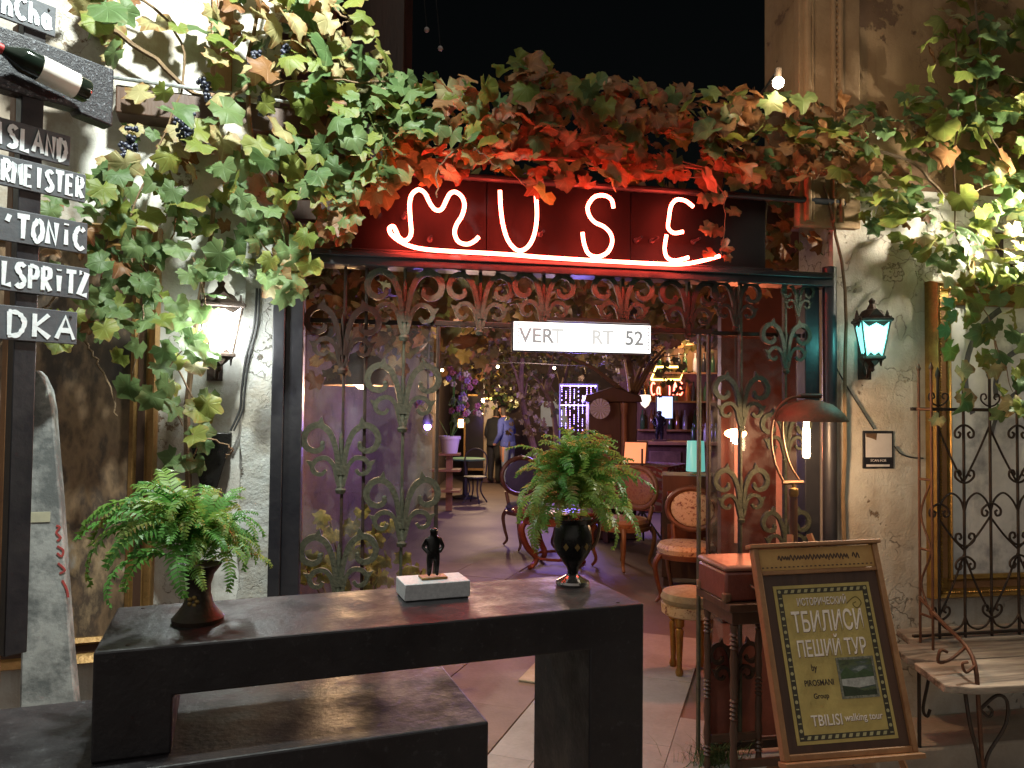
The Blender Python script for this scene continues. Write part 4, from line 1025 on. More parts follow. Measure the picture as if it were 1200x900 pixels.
pic = O('vignette', MB().box(.015, .145, -.0108, -.009, fy(.735), fy(.565)), painting_mat('landscape_vignette', [(.3, (.02, .025, .015)), (.45, (.08, .1, .04)), (.55, (.05, .07, .06)), (.66, (.25, .27, .25)), (.75, (.4, .4, .36))], 14, (1, 1, 3), .1), po)
vb = MB(); rect_band(vb, .005, .155, fy(.745), fy(.555), .009, -.0116, -.009); O('vignette_border', vb, pm('grey_border', (.22, .22, .16), (.08, .08, .06), 120, .5, 0, 0), pic)
z0v, z1v = fy(.735), fy(.565); hv = z1v - z0v
for nm_, pl_, c_ in (('hill', [(.015, .62), (.04, .8), (.075, .6), (.11, .72), (.145, .6), (.145, .5), (.015, .48)], (.05, .09, .03)), ('river', [(.015, .3), (.015, .47), (.145, .5), (.145, .28), (.08, .22)], (.42, .42, .38)), ('bank', [(.015, .0), (.015, .3), (.06, .22), (.1, .12), (.145, .16), (.145, 0)], (.025, .04, .015))):
    O(nm_, MB().prism([(x_, z0v + hv * q_) for x_, q_ in pl_], -.0113, -.0107), pm('painted_' + nm_, c_, tuple(k_ * .5 for k_ in c_), 40, .5, 0, .1, 120), pic, smooth=False)
sc_ = MB()
sc_.ribbon(cr([(.09, fy(.3)), (.13, fy(.27)), (.15, fy(.3)), (.13, fy(.325)), (.115, fy(.305)), (.13, fy(.295))], 5), [.004] * 26, -.0102, -.009)
O('flourish', sc_, pm('ochre_ink', (.16, .12, .025), (.14, .1, .02), 9, .5, 0, 0), po)
EMi = EM.inverted()
for s in (-1, 1):                                         # legs reach the ground; a third one props it from behind
    top = EM @ Vector((s * .04 - .03, .035, EH * 1.06)); ft = EM @ Vector((s * (h2 - .05), .035, 0)); d = (ft - top); ft = top + d * (top.z / -d.z)
    O('leg', MB().tube([EMi @ top, EMi @ ft], .014, 4), M['wood_mid'], es)
top = EM @ Vector((0, .05, EH * .9)); ft = Vector((top.x + .06, top.y + .42, 0))
O('back_leg', MB().tube([EMi @ top, EMi @ ft], .013, 4), M['wood_dark'], es)

zt_ = GATE.loc(850, 703, -.32)[1]; x0_ = gx(858, 700, -.38)
sd_ = fthing(GATE, 'spindle_stand', 'narrow dark stand on turned spindle legs under the suitcase', 'stand', x0_, -.38, 0)
Wd, Dd = .3, .3
O('top', MB().box(-.02, Wd, -.02, Dd, zt_ - .035, zt_), M['wood_dark'], sd_, bevel=.004)
O('apron', MB().box(0, Wd - .02, 0, Dd - .02, zt_ - .09, zt_ - .0355), M['wood_dark'], sd_, bevel=.003)
prof = [(.011, 0), (.016, .03), (.012, .05)]
z = .06
while z < zt_ - .14:
    if int(z * 10) % 3 == 0: prof += [(.011, z), (.018, z + .008), (.011, z + .016)]; z += .018
    else: prof += [(.013, z), (.017, z + .05), (.012, z + .1)]; z += .1
prof += [(.016, zt_ - .11), (.018, zt_ - .092)]
lgm = MB().lathe(prof, 12).mesh('leg'); lgm.materials.append(M['wood_dark'])
for a, b in ((.015, .015), (Wd - .035, .015), (.015, Dd - .035), (Wd - .035, Dd - .035)): O('leg', lgm, None, sd_, (a, b, 0))
O('stretcher', MB().box(.015, Wd - .035, .005, .022, .12, .15), M['wood_dark'], sd_); O('stretcher', MB().box(.015, Wd - .035, Dd - .043, Dd - .025, .12, .15), M['wood_dark'], sd_)
ca = fthing(GATE, 'red_suitcase', 'small worn red leather suitcase on the spindle stand', 'suitcase', x0_ + .125, -.24, zt_ + .001)
O('case_body', MB().box(-.15, .16, -.13, .14, 0, .125), M['leather_red'], ca, bevel=.012)
O('lid', MB().box(-.153, .163, -.133, .143, .1265, .152), pm('faded_red_leather', (.27, .14, .1), (.19, .08, .06), 8, .45, 0, .3), ca, bevel=.012)
for a in (-.14, .15):
    for b in (-.12, .13): O('corner_guard', MB().box(a - .018, a + .016, b - .018, b + .016, -.001, .04), M['bronze'], ca, bevel=.008)
O('handle', MB().tube(cr([(-.04, -.135, .07), (-.03, -.16, .06), (.03, -.16, .06), (.04, -.135, .07)], 4), .006, 6), M['wood_dark'], ca)

lp = Frame(*atd(930, 600, 3.42).xy, 11)
lamp = thing('floor_lamp', 'bronze floor lamp with shallow dome shade and bare glowing tube bulb', 'lamp', lp.o, lp.a)
def ll(u, v): x, z = lp.loc(u, v); return (x, 0, z)
O('base', MB().lathe([(.12, 0), (.12, .015), (.04, .03), (.014, .05)], 20), M['bronze'], lamp)
zc = ll(930, 566)[2]
O('pole', MB().tube([(0, 0, .04), (0, 0, zc - .06)], .017, 10), M['wood_dark'], lamp)
O('collar', MB().lathe([(.017, zc - .06), (.021, zc - .05), (.02, zc - .025), (.008, zc - .02), (.008, zc)], 14), M['brass'], lamp)
O('crossbar', MB().tube([ll(917, 566), ll(941, 565)], .009, 8), M['bronze'], lamp)
O('arm', MB().tube(cr([ll(919, 566), ll(909, 545), ll(904, 520), ll(905, 497), ll(912, 478), ll(925, 467), ll(938, 465)], 5), .006, 8), M['bronze'], lamp)
O('arm', MB().tube(cr([ll(939, 566), ll(926, 545), ll(919, 520), ll(917, 498), ll(920, 482)], 5), .005, 8), M['bronze'], lamp)
xs_, _, zs_ = ll(948, 494); _, _, zt2 = ll(948, 469)
hh = zt2 - zs_; r0 = .165
O('shade', MB().lathe([(r0, 0), (r0 * 1.0, .004), (r0 * .88, hh * .4), (r0 * .6, hh * .8), (r0 * .25, hh), (.0, hh * 1.02)], 32, (xs_, 0, zs_)).lathe([(r0 * .97, .001), (r0 * .85, hh * .36), (r0 * .57, hh * .72), (.0, hh * .9)], 32, (xs_, 0, zs_)), M['bronze'], lamp)
O('socket', MB().tube([(ll(937, 464)), ll(962, 464)], .011, 10), M['wood_dark'], lamp)
xb_, _, zb1 = ll(945, 505); _, _, zb0 = ll(945, 537)
O('bulb', MB().lathe([(.0, zb0), (.013, zb0 + .003), (.0165, zb0 + .02), (.0165, zb1), (.012, zb1 + .02), (.012, zs_ + .04)], 14, (xb_, 0, 0)), emit('warm_bulb', (1.0, .72, .4), 16), lamp)
point_light('floor_lamp_light', (xb_, -.05, (zb0 + zb1) / 2), 9.0, (1.0, .62, .34), .03, lamp)

# ---- plate on the wall (its code left blank)
x0_, z0_ = GATE.loc(1010, 549); x1_, z1_ = GATE.loc(1046, 505)
qr = fthing(GATE, 'menu_plate', 'small black plate with a white square on the beige wall', 'plate', (x0_ + x1_) / 2, 0, z0_)
qw, qh = (x1_ - x0_) / 2, z1_ - z0_
O('plate', MB().box(-qw, qw, -.008, -.001, 0, qh), M['black_paint'], qr, bevel=.006)
O('white_square', MB().box(-qw * .82, qw * .86, -.0098, -.0075, qh * .3, qh * .93), M['white_cer'], qr)
O('torn_sticker', MB().prism([(-qw * .82, qh * .93), (-qw * .1, qh * .93), (-qw * .15, qh * .75), (-qw * .45, qh * .8), (-qw * .8, qh * .84)], -.0108, -.0097), M['bronze'], qr)
me = text_mesh('SCAN FOR', qh * .1, .0004); me.materials.append(M['white_cer']); O('lettering', me, None, qr, (0, -.0086, qh * .21))
O('lettering_strip', MB().box(-qw * .78, qw * .72, -.0088, -.0075, qh * .05, qh * .11), M['white_cer'], qr)

# ---- gilt picture on the right
rx0, rzb = GATE.loc(1086, 700); rzt = GATE.loc(1090, 331)[1]
canv = painting_mat('grey_abstract_painting', [(.32, (.1, .1, .105)), (.41, (.34, .34, .34)), (.5, (.62, .61, .58)), (.62, (.74, .72, .67)), (.72, (.42, .41, .38))], 3.2, (1, 1, 1), .8)
rp = framed(GATE, 'grey abstract painting with dark arcs in ornate gilt frame on beige wall', rx0, rx0 + 1.35, rzb, rzt, .115, canv, M['gold'], M['wood_mid'], True, .075)
cx0 = rx0 + .675
ar = MB()
for cu, cv, ra, a0, a1, wd in ((1205, 445, .40, 1.3, 3.6, .03), (1200, 455, .2, .4, 3.4, .028), (1215, 520, .3, 1.2, 3.0, .02)):
    x, z = GATE.loc(cu, cv); P = [(x - cx0 + ra * cos(a0 + (a1 - a0) * i / 24), z - rzb + ra * sin(a0 + (a1 - a0) * i / 24)) for i in range(25)]
    P = [q for q in P if -.55 < q[0] < .55 and .12 < q[1] < rzt - rzb - .12]
    if len(P) > 2: ar.ribbon(P, wd, -.0325, -.0295)
O('painted_arcs', ar, pm('dark_grey_paint', (.06, .06, .065), (.12, .12, .12), 20, .6, 0, .3), rp)

# ---- iron backed bench
def wl(off): return lambda u, v: GATE.loc(u, v, off)
gb = -.2
bx, bzz = GATE.loc(1075, 745, gb)
bn = fthing(GATE, 'iron_bench', 'rustic plank bench with tall wrought iron scroll back', 'bench', bx, gb, 0)
def gl(u, v, off=gb): x, z = GATE.loc(u, v, off); return (x - bx, off - gb, z)
zbk, zfr = GATE.loc(1110, 748, gb)[1], GATE.loc(1140, 806, -.62)[1]
xe_ = 1.45
for i, (y0, y1, ul, vl) in enumerate(((-.02, .12, 1062, 748), (-.19, -.028, 1058, 758), (-.42, -.198, 1093, 782))):
    zz = [zbk + (zfr - zbk) * (-(y) / .42) for y in (y0, y1)]
    xl = gl(ul, vl, gb + (y0 + y1) / 2)[0]
    N = 16; V = []
    for j in range(N + 1):
        x = xl + (xe_ - xl) * j / N + (0 if 0 < j < N else 0); wob = random.uniform(-.006, .006) if i == 2 else random.uniform(-.003, .003)
        ya, yb_ = y0 + (wob if i == 2 else 0), y1
        if j == 0: ya += .05
        V += [(x, ya, zz[0]), (x, yb_, zz[1]), (x, yb_, zz[1] - .032), (x, ya, zz[0] - .032)]
    Fc = [(0, 1, 2, 3), tuple(4 * N + q for q in (3, 2, 1, 0))]
    for j in range(N):
        for q in range(4): Fc.append((4 * j + q, 4 * j + 4 + q, 4 * j + 4 + (q + 1) % 4, 4 * j + (q + 1) % 4))
    O('seat_plank', MB().add(V, Fc), M['wood_grey'], bn, bevel=.004)
def rod(pts, r=.0055, name='scroll', mat='iron_dark', sm=5): return O(name, MB().tube(cr(pts, sm) if sm else pts, r, 7), M[mat], bn)
cols = [1100, 1130, 1161, 1193, 1226, 1260, 1295]
for i, u in enumerate(cols):
    p1 = gl(u, 432)[2]; x = gl(u, 600)[0]
    O('upright', MB().tube([(x, 0, zbk - .02), (x, 0, p1 - .05)], .0065, 8), M['iron_dark'], bn)
    O('spear_tip', MB().lathe([(.006, p1 - .05), (.013, p1 - .03), (.008, p1 - .012), (.0, p1 + .01)], 8, (x, 0, 0)), M['iron_dark'], bn)
zt3 = gl(1130, 480)[2]
O('top_rail', MB().box(gl(1068, 480)[0], xe_ - .1, -.01, .01, zt3 - .008, zt3 + .008), M['iron_dark'], bn, bevel=.002)
O('bottom_rail', MB().box(gl(1068, 480)[0], xe_ - .1, -.008, .008, zbk + .012, zbk + .024), M['iron_dark'], bn, bevel=.002)
ux_ = gl(1130, 500)[0] - gl(1100, 500)[0]; uz_ = .0042
def cscroll(x, z, s, up, r=.0048):                   # a curl springing from (x,z) to side s
    a = ux_ * .5
    return [(x, -.004, z), (x + s * a * .35, -.004, z + up * a * .1), (x + s * a * .72, -.004, z + up * a * .42), (x + s * a * .7, -.004, z + up * a * .78), (x + s * a * .42, -.004, z + up * a * .85), (x + s * a * .3, -.004, z + up * a * .6), (x + s * a * .45, -.004, z + up * a * .48)]
def vz(v): return gl(1130, v)[2]
x0c = gl(1100, 500)[0]
for i in range(len(cols)):
    x = gl(cols[i], 600)[0]; odd = i % 2
    for s in (-1, 1):
        nb = i + s
        xn = gl(cols[nb], 600)[0] if 0 <= nb < len(cols) else x + s * ux_
        if odd:
            rod(cscroll(x, vz(498), s, -1)); rod(cscroll(x, vz(566), s, 1)); rod(cscroll(x, vz(640), s, 1)); rod(cscroll(x, vz(652), s, -1))
        else:
            rod(cscroll(x, vz(725), s, 1)); rod(cscroll(x, vz(590), s, -1)); rod(cscroll(x, vz(476), s, 1), .004)
            if 0 <= nb < len(cols):
                rod([(x, .004, vz(500)), ((x + xn) / 2, .004, vz(535)), (xn, .004, vz(566))], .005, 'diagonal_bar')
                rod([(x, .004, vz(606)), ((x + xn) / 2, .004, vz(628)), (xn, .004, vz(645))], .005, 'diagonal_bar')
                rod([(x, .004, vz(722)), ((x + xn) / 2, .004, vz(690)), (xn, .004, vz(650))], .005, 'diagonal_bar')
        if s > 0 and nb < len(cols):
            rod([(x, .0, vz(600)), (x + ux_ * .15, 0, vz(586)), (x + ux_ * .5, 0, vz(578)), (x + ux_ * .85, 0, vz(586)), (xn, 0, vz(600))], .005, 'arch')
            rod([(x, .0, vz(722)), (x + ux_ * .15, 0, vz(733)), (x + ux_ * .5, 0, vz(738)), (x + ux_ * .85, 0, vz(733)), (xn, 0, vz(722))], .005, 'arch')
# return panel at the near end and arm running down into the front leg
for u, dy in ((1071, -.02), (1084, -.1)):
    x = gl(1074, 600)[0]; p1 = gl(1074, 436)[2]
    O('upright', MB().tube([(x, dy, zbk - .02), (x, dy, p1)], .006, 8), M['iron_rust'], bn)
    O('spear_tip', MB().lathe([(.005, p1), (.011, p1 + .015), (.0, p1 + .045)], 8, (x, dy, 0)), M['iron_rust'], bn)
x = gl(1074, 600)[0]
for zz in (zt3, vz(560), vz(640), vz(715)): O('return_rail', MB().tube([(x, -.1, zz), (x, -.02, zz)], .006, 6), M['iron_rust'], bn)
rod([(x, -.1, vz(560)), (x, -.03, vz(600)), (x, -.09, vz(640)), (x, -.03, vz(680)), (x, -.1, vz(715))], .005, 'scroll', 'iron_rust')
O('rail_end', MB().tube([(x, -.02, zt3), (x, 0, zt3), (gl(1100, 480)[0], 0, zt3)], .007, 6), M['iron_rust'], bn)
def ar_(u, v, o): return gl(u, v, o)
arm = [ar_(1078, 700, gb - .02), ar_(1105, 730, -.36), ar_(1131, 756, -.5), ar_(1143, 782, -.58), ar_(1147, 832, -.6), ar_(1150, 880, -.6)]
fx = arm[-1][0]; arm.append((fx + .01, -.6 - gb, 0.0))
rod(arm, .009, 'armrest', 'iron_rust')
rod([ar_(1133, 757, -.5), ar_(1115, 772, -.5), ar_(1100, 776, -.5), ar_(1102, 762, -.5), ar_(1110, 764, -.5)], .007, 'scroll', 'iron_rust')
rod([ar_(1143, 780, -.58), ar_(1132, 788, -.58), ar_(1128, 778, -.58), ar_(1134, 776, -.58)], .006, 'scroll', 'iron_rust')
rod([ar_(1131, 812, -.58), ar_(1137, 850, -.6), (fx - .02, -.6 - gb, .22), (fx + .0, -.6 - gb, .1)], .008, 'leg_brace')
rod([ar_(1150, 830, -.6), ar_(1168, 815, -.6), ar_(1180, 822, -.6), ar_(1178, 850, -.6), (fx + .03, -.6 - gb, .2), (fx + .01, -.6 - gb, .1)], .007, 'leg_brace')
rod([ar_(1146, 828, -.6), ar_(1158, 840, -.6), ar_(1163, 834, -.6), ar_(1158, 828, -.6)], .006, 'scroll')
xl_ = gl(1077, 800, -.32)[0]
O('leg', MB().tube([(xl_, -.12, .12), (xl_, -.12, zbk - .04)], .008, 8), M['iron_dark'], bn)
rod([(xl_ + .03, -.12, zbk - .04), (xl_ + .05, -.12, zbk - .12), (xl_ + .02, -.12, zbk - .26), (xl_ + .04, -.12, zbk - .3), (xl_ + .055, -.12, zbk - .27)], .007, 'leg_brace')
for xx in (xe_ - .08,):
    for yy in (-.36, .05): O('leg', MB().tube([(xx, yy, .12 if yy > -.1 else 0.0), (xx, yy, zfr - .02)], .009, 8), M['iron_dark'], bn)

# ---- grass tuft by the gate post
p = atz(838, 893, 0)
gm = MB()
for k in range(420):
    a = rng.uniform(0, 2 * pi); r = abs(rng.normal(0, .06)); bx_, by_ = r * cos(a) * 1.5, r * sin(a) * .7
    h_ = rng.uniform(.04, .1); lean = Vector((rng.normal(0, .03), rng.normal(0, .03), 0)); b0_ = Vector((bx_, by_, 0)); w_ = Vector((cos(a + 1.5), sin(a + 1.5), 0)) * .0022
    mp_ = b0_ + lean * .5 + Vector((0, 0, h_ * .6))
    gm.add([b0_ - w_, b0_ + w_, mp_ + w_ * .8, b0_ + lean * 1.6 + Vector((0, 0, h_)), mp_ - w_ * .8], [(0, 1, 2, 4), (4, 2, 3)])
tag(O('grass_tuft', gm, M['grass'], None, (p.x, p.y, 0), kind='stuff', smooth=False), 'small tuft of green grass at the foot of the gate post', 'grass')

# ================================================================== COURTYARD BEHIND THE GATE
P_ = lambda u, v, y: atd(u, v, y)
# enclosing buildings
cl = thing('courtyard_house', 'dark brown house lining the left of the courtyard', 'house', (-1.5, 10, 0))
O('side_wall', MB().box(-.2, .0, -6.2, 9, 0, 3.1), M['dark_wall'], cl)
O('upper_storey', MB().box(-.25, .12, -6.2, 9, 3.1, 5.6), M['wood_dark'], cl)
for k in range(9): O('timber_post', MB().box(.13, .16, -6.15 + k * 1.7, -6.05 + k * 1.7, 3.15, 5.55), M['wood_mid'], cl)

O('corner_post', MB().box(.35, .75, -4.9, -4.5, 2.4, 5.6), M['wood_dark'], cl, bevel=.01)
cb = thing('courtyard_house', 'low dark house closing the far end of the courtyard', 'house', (0, 18.6, 0))
O('wall', MB().box(-4, 8, 0, .3, 0, 4.2), M['dark_wall'], cb)
O('roof', MB().prism([(-4.2, 4.2), (8.2, 4.2), (8.0, 4.9), (-4.0, 4.9)], -.4, .4), M['wood_dark'], cb)
a = P_(634, 470, 18.4); b = P_(668, 500, 18.4)
O('pale_panel', MB().box(a.x, b.x, -.1, -.01, b.z, a.z), pm('pale_blue_board', (.55, .66, .68), (.45, .55, .58), 3, .6, 0, 0), cb)
cr_ = thing('courtyard_house', 'timber house lining the right of the courtyard with a bar', 'house', (3.9, 9.5, 0))
O('side_wall', MB().box(0, .2, -5.2, 9, 0, 4.4), pm('red_brown_wall', (.22, .09, .05), (.14, .06, .04), 2.5, .8), cr_)
bw = thing('back_bar_wall', 'brown timber wall behind the far bar carrying neon signs', 'wall', (2.0, 13.6, 0))
O('wall', MB().box(-.1, 2.1, 0, .15, 0, 4.2), pm('warm_brown_boards', (.2, .11, .05), (.13, .07, .035), 4, .7, stretch=(6, 1, .3)), bw)
for k in range(4):
    O('shelf', MB().box(.2, 2.0, -.28, -.001, 1.25 + k * .5, 1.28 + k * .5), M['wood_mid'], bw)

# canopy of leaves over the courtyard
can = []
for k in range(3600):
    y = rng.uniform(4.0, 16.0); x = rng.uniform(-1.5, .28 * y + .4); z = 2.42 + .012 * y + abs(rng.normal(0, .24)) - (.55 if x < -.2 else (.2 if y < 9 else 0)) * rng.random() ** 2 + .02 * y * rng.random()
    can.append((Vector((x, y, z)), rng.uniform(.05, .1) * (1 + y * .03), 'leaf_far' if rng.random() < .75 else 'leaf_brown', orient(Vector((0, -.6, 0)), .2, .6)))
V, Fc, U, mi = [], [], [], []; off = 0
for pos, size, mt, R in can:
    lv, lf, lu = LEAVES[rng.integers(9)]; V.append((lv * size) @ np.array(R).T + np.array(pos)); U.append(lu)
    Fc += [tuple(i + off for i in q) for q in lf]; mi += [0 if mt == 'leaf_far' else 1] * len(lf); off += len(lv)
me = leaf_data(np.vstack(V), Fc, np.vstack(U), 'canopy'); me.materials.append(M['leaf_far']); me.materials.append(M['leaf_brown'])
me.polygons.foreach_set('material_index', np.array(mi, np.int32))
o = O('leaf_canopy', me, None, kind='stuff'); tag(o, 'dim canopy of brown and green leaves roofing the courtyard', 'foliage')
for k, y in enumerate((4.6, 6.6, 9.0, 12.0)):
    tag(O('pergola_beam', MB().box(-1.55, 3.9, y - .05, y + .05, 2.72, 2.84), M['wood_dark'], bevel=.005), 'dark wooden pergola beam spanning the courtyard under the leaf canopy', 'beam', 'pergola beams')

def tree(label, pts, r, leaves=0, spread=.5, mats=('leaf_far',)):
    t = thing('courtyard_tree', label, 'tree', Vector(pts[0])); B = Vector(pts[0])
    P = cr([Vector(p) - B for p in pts], 5); n = len(P)
    O('trunk', MB().tube(P, [r * (1 - .45 * i / n) for i in range(n)], 9), M['stem'], t)
    for k in range(4):
        s = Vector(P[int(n * .6) + k % 3]); e = s + Vector((rng.normal(0, .5), rng.normal(0, .3), .6))
        O('limb', MB().tube([s, (s + e) / 2 + Vector((0, 0, .08)), e], [r * .45, r * .3, r * .15], 6), M['stem'], t)
    V, Fc, U = [], [], []; off = 0; top = Vector(P[-1])
    cl_ = [top + Vector(rng.normal(0, spread, 3)) * Vector((1, .8, .6)).length * .6 for _ in range(10)]
    for k in range(leaves):
        c = cl_[rng.integers(10)] + Vector(rng.normal(0, spread * .33, 3)); lv, lf, lu = LEAVES[rng.integers(9)]
        V.append((lv * rng.uniform(.04, .08)) @ np.array(orient(Vector((0, -.7, 0)), .5, .6)).T + np.array(c)); U.append(lu); Fc += [tuple(i + off for i in q) for q in lf]; off += len(lv)
    if leaves:
        me = leaf_data(np.vstack(V), Fc, np.vstack(U), 'crown'); me.materials.append(M[mats[0]]); O('crown', me, None, t, kind='stuff')
    return t
def gnd(u, v): return atz(u, v, 0)
def line(y, *pp): return [P_(u, v, y) for u, v in pp]
def grow(y, *pp):
    L = line(y, *pp); b = L[0].copy(); b.z = 0; return [b] + L
tree('slim leaning tree trunk beside the two standing people', grow(13, (628, 540), (616, 490), (610, 455), (612, 420)), .07, 260, .55)
tree('slender upright tree in front of the pale panel', grow(14, (652, 520), (648, 480), (640, 455), (650, 415)), .06, 260, .6)
tree('thin forked tree to the right of the pale panel', grow(14.5, (668, 520), (666, 485), (658, 460), (668, 420)), .05, 220, .5)
tree('thin tree by the bulb lit panel with bushy green crown', grow(17.9, (577, 520), (573, 470), (572, 440), (574, 425)), .07, 480, .6, ('leaf_green',))
tree('leaning dark tree trunk beside the far bar', grow(10, (735, 540), (741, 480), (740, 450), (730, 395)), .08, 260, .4)

# ---- people
def person(label, loc, rz, jacket, trousers, hair, h=1.7, lean=.0, bag=None):
    s = h / 1.75
    J = [((0, 0, .95), .15), ((0, -lean * .4, 1.15), .15), ((0, -lean * .8, 1.36), .165), ((0, -lean, 1.48), .075), ((0, -lean * 1.3, 1.56), .075), ((0, -lean * 1.5 - .02, 1.67), .098), ((0, -lean * 1.5 - .01, 1.73), .07),
         ((.17, -lean * .85, 1.40), .085), ((.235, -lean * .5 + .02, 1.14), .064), ((.2, -lean * .5 - .14, .95), .05), ((.19, -lean * .5 - .2, .88), .04),
         ((-.17, -lean * .85, 1.40), .085), ((-.235, -lean * .5 + .02, 1.14), .064), ((-.2, -lean * .5 - .14, .95), .05), ((-.19, -lean * .5 - .2, .88), .04),
         ((.095, 0, .86), .105), ((.1, -.01, .48), .075), ((.1, .02, .1), .05), ((.11, -.12, .04), .042),
         ((-.095, 0, .86), .105), ((-.1, -.02, .48), .075), ((-.1, .02, .1), .05), ((-.11, -.12, .04), .042)]
    E_ = [(0, 1), (1, 2), (2, 3), (3, 4), (4, 5), (5, 6), (2, 7), (7, 8), (8, 9), (9, 10), (2, 11), (11, 12), (12, 13), (13, 14), (0, 15), (15, 16), (16, 17), (17, 18), (0, 19), (19, 20), (20, 21), (21, 22)]
    me = skin_figure(J, E_, 0, 2, 'body')
    skin = pm('skin', (.4, .2, .13), (.34, .16, .1), 9, .5, 0, 0)
    for q in (jacket, trousers, skin, hair, M['wire']): me.materials.append(q)
    for pl in me.polygons:
        c = pl.center; r = math.hypot(c.x, c.y)
        if c.z < .1: mi_ = 4
        elif c.z < .9 and abs(c.x) < .17: mi_ = 1
        elif c.z < .93 and abs(c.x) >= .15: mi_ = 2
        elif c.z > 1.53: mi_ = 3 if (c.z > 1.7 or c.y > -lean * 1.5 - .015) else 2
        elif c.z > 1.49: mi_ = 2
        else: mi_ = 0
        pl.material_index = mi_
    me.transform(Matrix.Scale(s, 4))
    t = thing('person', label, 'person', loc, rz)
    O('body', me, None, t)
    O('collar', MB().tube([(.085 * cos(a), -lean * 1.1 + .085 * sin(a), 1.475 + .015 * sin(a)) for a in np.linspace(0, 2 * pi, 13)[:-1]], .022, 6, True), jacket, t).scale = (s, s, s)
    O('nose', MB().sphere((0, -lean * 1.5 - .118, 1.645), .017, 6, 5, (1, 1.3, 1.4)), skin, t).scale = (s, s, s)
    O('jacket_hem', MB().lathe([(.165, .86), (.172, .87), (.168, .94), (.15, .97)], 18), jacket, t).scale = (s * 1.12, s * .95, s)
    return t
p = gnd(594, 570)
navy = pm('navy_fleece', (.035, .05, .2), (.05, .065, .26), 12, .9, 0, .2); jeans = pm('faded_jeans', (.12, .15, .2), (.17, .2, .25), 14, .85, 0, .2)
dark = pm('dark_coat', (.015, .017, .022), (.025, .026, .03), 9, .85, 0, .2); blk_ = pm('black_trousers', (.012, .012, .014), (.02, .02, .022), 9, .85, 0, 0)
hair = pm('dark_hair', (.02, .012, .008), (.035, .02, .012), 30, .6, 0, 0)
person('person in navy fleece and jeans standing with bowed head, seen from behind', (p.x + .02, p.y, 0), pi + .9, navy, jeans, hair, 1.68, .1)
p = gnd(583, 567)
person('person in dark coat and black trousers beside the one in navy', (p.x - .08, p.y + .12, 0), pi - .6, dark, blk_, hair, 1.66, .05)

# ---- chairs and tables
TAP = painting_mat('floral_tapestry', [(.4, (.14, .04, .03)), (.45, (.5, .42, .26)), (.57, (.56, .48, .32)), (.61, (.18, .07, .035)), (.68, (.5, .4, .22))], 26, (1, 1, 1), .2)
def oval(cx, cz, rx, rz, n=22, y=0): return [(cx + rx * cos(2 * pi * i / n), y, cz + rz * sin(2 * pi * i / n)) for i in range(n)]
def cabriole(s1, s2, h): return cr([(s1 * .0, s2 * 0, h), (s1 * .035, s2 * .03, h * .8), (s1 * .02, s2 * .018, h * .45), (s1 * -.005, 0, h * .15), (s1 * .03, s2 * .025, 0)], 4)
def salon_chair(label, loc, rz, fabric, frame, seat=.45, back=.95, w=.24):
    c = thing('salon_chair', label, 'chair', loc, rz, None)
    O('seat', MB().lathe([(.0, seat - .04), (w, seat - .04), (w * 1.04, seat), (w * .95, seat + .035), (.0, seat + .055)], 20), fabric, c)
    O('seat_frame', MB().lathe([(w * .98, seat - .085), (w * 1.05, seat - .08), (w * 1.06, seat - .045), (w * .98, seat - .04)], 20), frame, c)
    for a, b in ((-1, -1), (1, -1), (-1, 1), (1, 1)):
        pts = cabriole(a, b, seat - .05); O('leg', MB().tube([(p[0] + a * w * .75, p[1] + b * w * .75, p[2]) for p in pts], [.026 - .013 * i / len(pts) for i in range(len(pts))], 8), frame, c)
    bc = (seat + .14 + back) / 2; bh = (back - seat - .1) / 2
    O('back_cushion', MB().sphere((0, w * .92, bc), bh * .92, 18, 10, (w * .86 / bh, .12, .95)), fabric, c)
    O('back_frame', MB().tube(oval(0, bc, w * .93, bh, 26, w * .95), .026, 8, True), frame, c)
    O('crest', MB().prism([(-.1, back - .02), (-.06, back + .03), (-.02, back + .035), (0, back + .06), (.02, back + .035), (.06, back + .03), (.1, back - .02)], w * .93, w * .98), frame, c, bevel=.006)
    for s in (-1, 1): O('back_post', MB().tube([(s * w * .6, w * .8, seat - .05), (s * w * .72, w * .92, seat + .16)], .022, 8), frame, c)
    return c
p = gnd(800, 702); salon_chair('carved salon chair with floral tapestry oval back inside the gateway', (p.x + .03, p.y, 0), -.45, TAP, M['walnut'], .44, .9, .24)
p = gnd(625, 640); salon_chair('carved salon chair with blue buttoned back behind round table', (p.x - .05, p.y, 0), .4, M['velvet'], M['walnut'], .46, 1.0, .27)
p = gnd(727, 668); salon_chair('carved salon chair with patterned rust back at the round table', (p.x + .05, p.y + .2, 0), -.9, painting_mat('rust_brocade', [(.35, (.25, .08, .03)), (.5, (.4, .2, .08)), (.65, (.15, .05, .03))], 26, (1, 1, 1), .2), M['wood_mid'], .46, .98, .26)
p = gnd(808, 790)
stl = thing('tufted_stool', 'low upholstered stool on gilded fluted legs by the gate stile', 'stool', (p.x + .02, p.y + .06, 0))
O('cushion', MB().lathe([(.0, .42), (.17, .42), (.185, .45), (.17, .485), (.1, .505), (.0, .51)], 24), pm('pale_green_brocade', (.34, .33, .22), (.24, .2, .12), 18, .6, 0, .4), stl)
O('seat_rim', MB().lathe([(.165, .35), (.178, .36), (.18, .415), (.16, .418)], 24), TAP, stl)
for k in range(4):
    a = pi / 4 + k * pi / 2
    O('leg', MB().lathe([(.02, 0), (.025, .02), (.016, .05), (.022, .2), (.026, .27), (.018, .285), (.03, .3), (.03, .352)], 12, (.125 * cos(a), .125 * sin(a), 0)), M['gold'], stl)
p = gnd(655, 670)
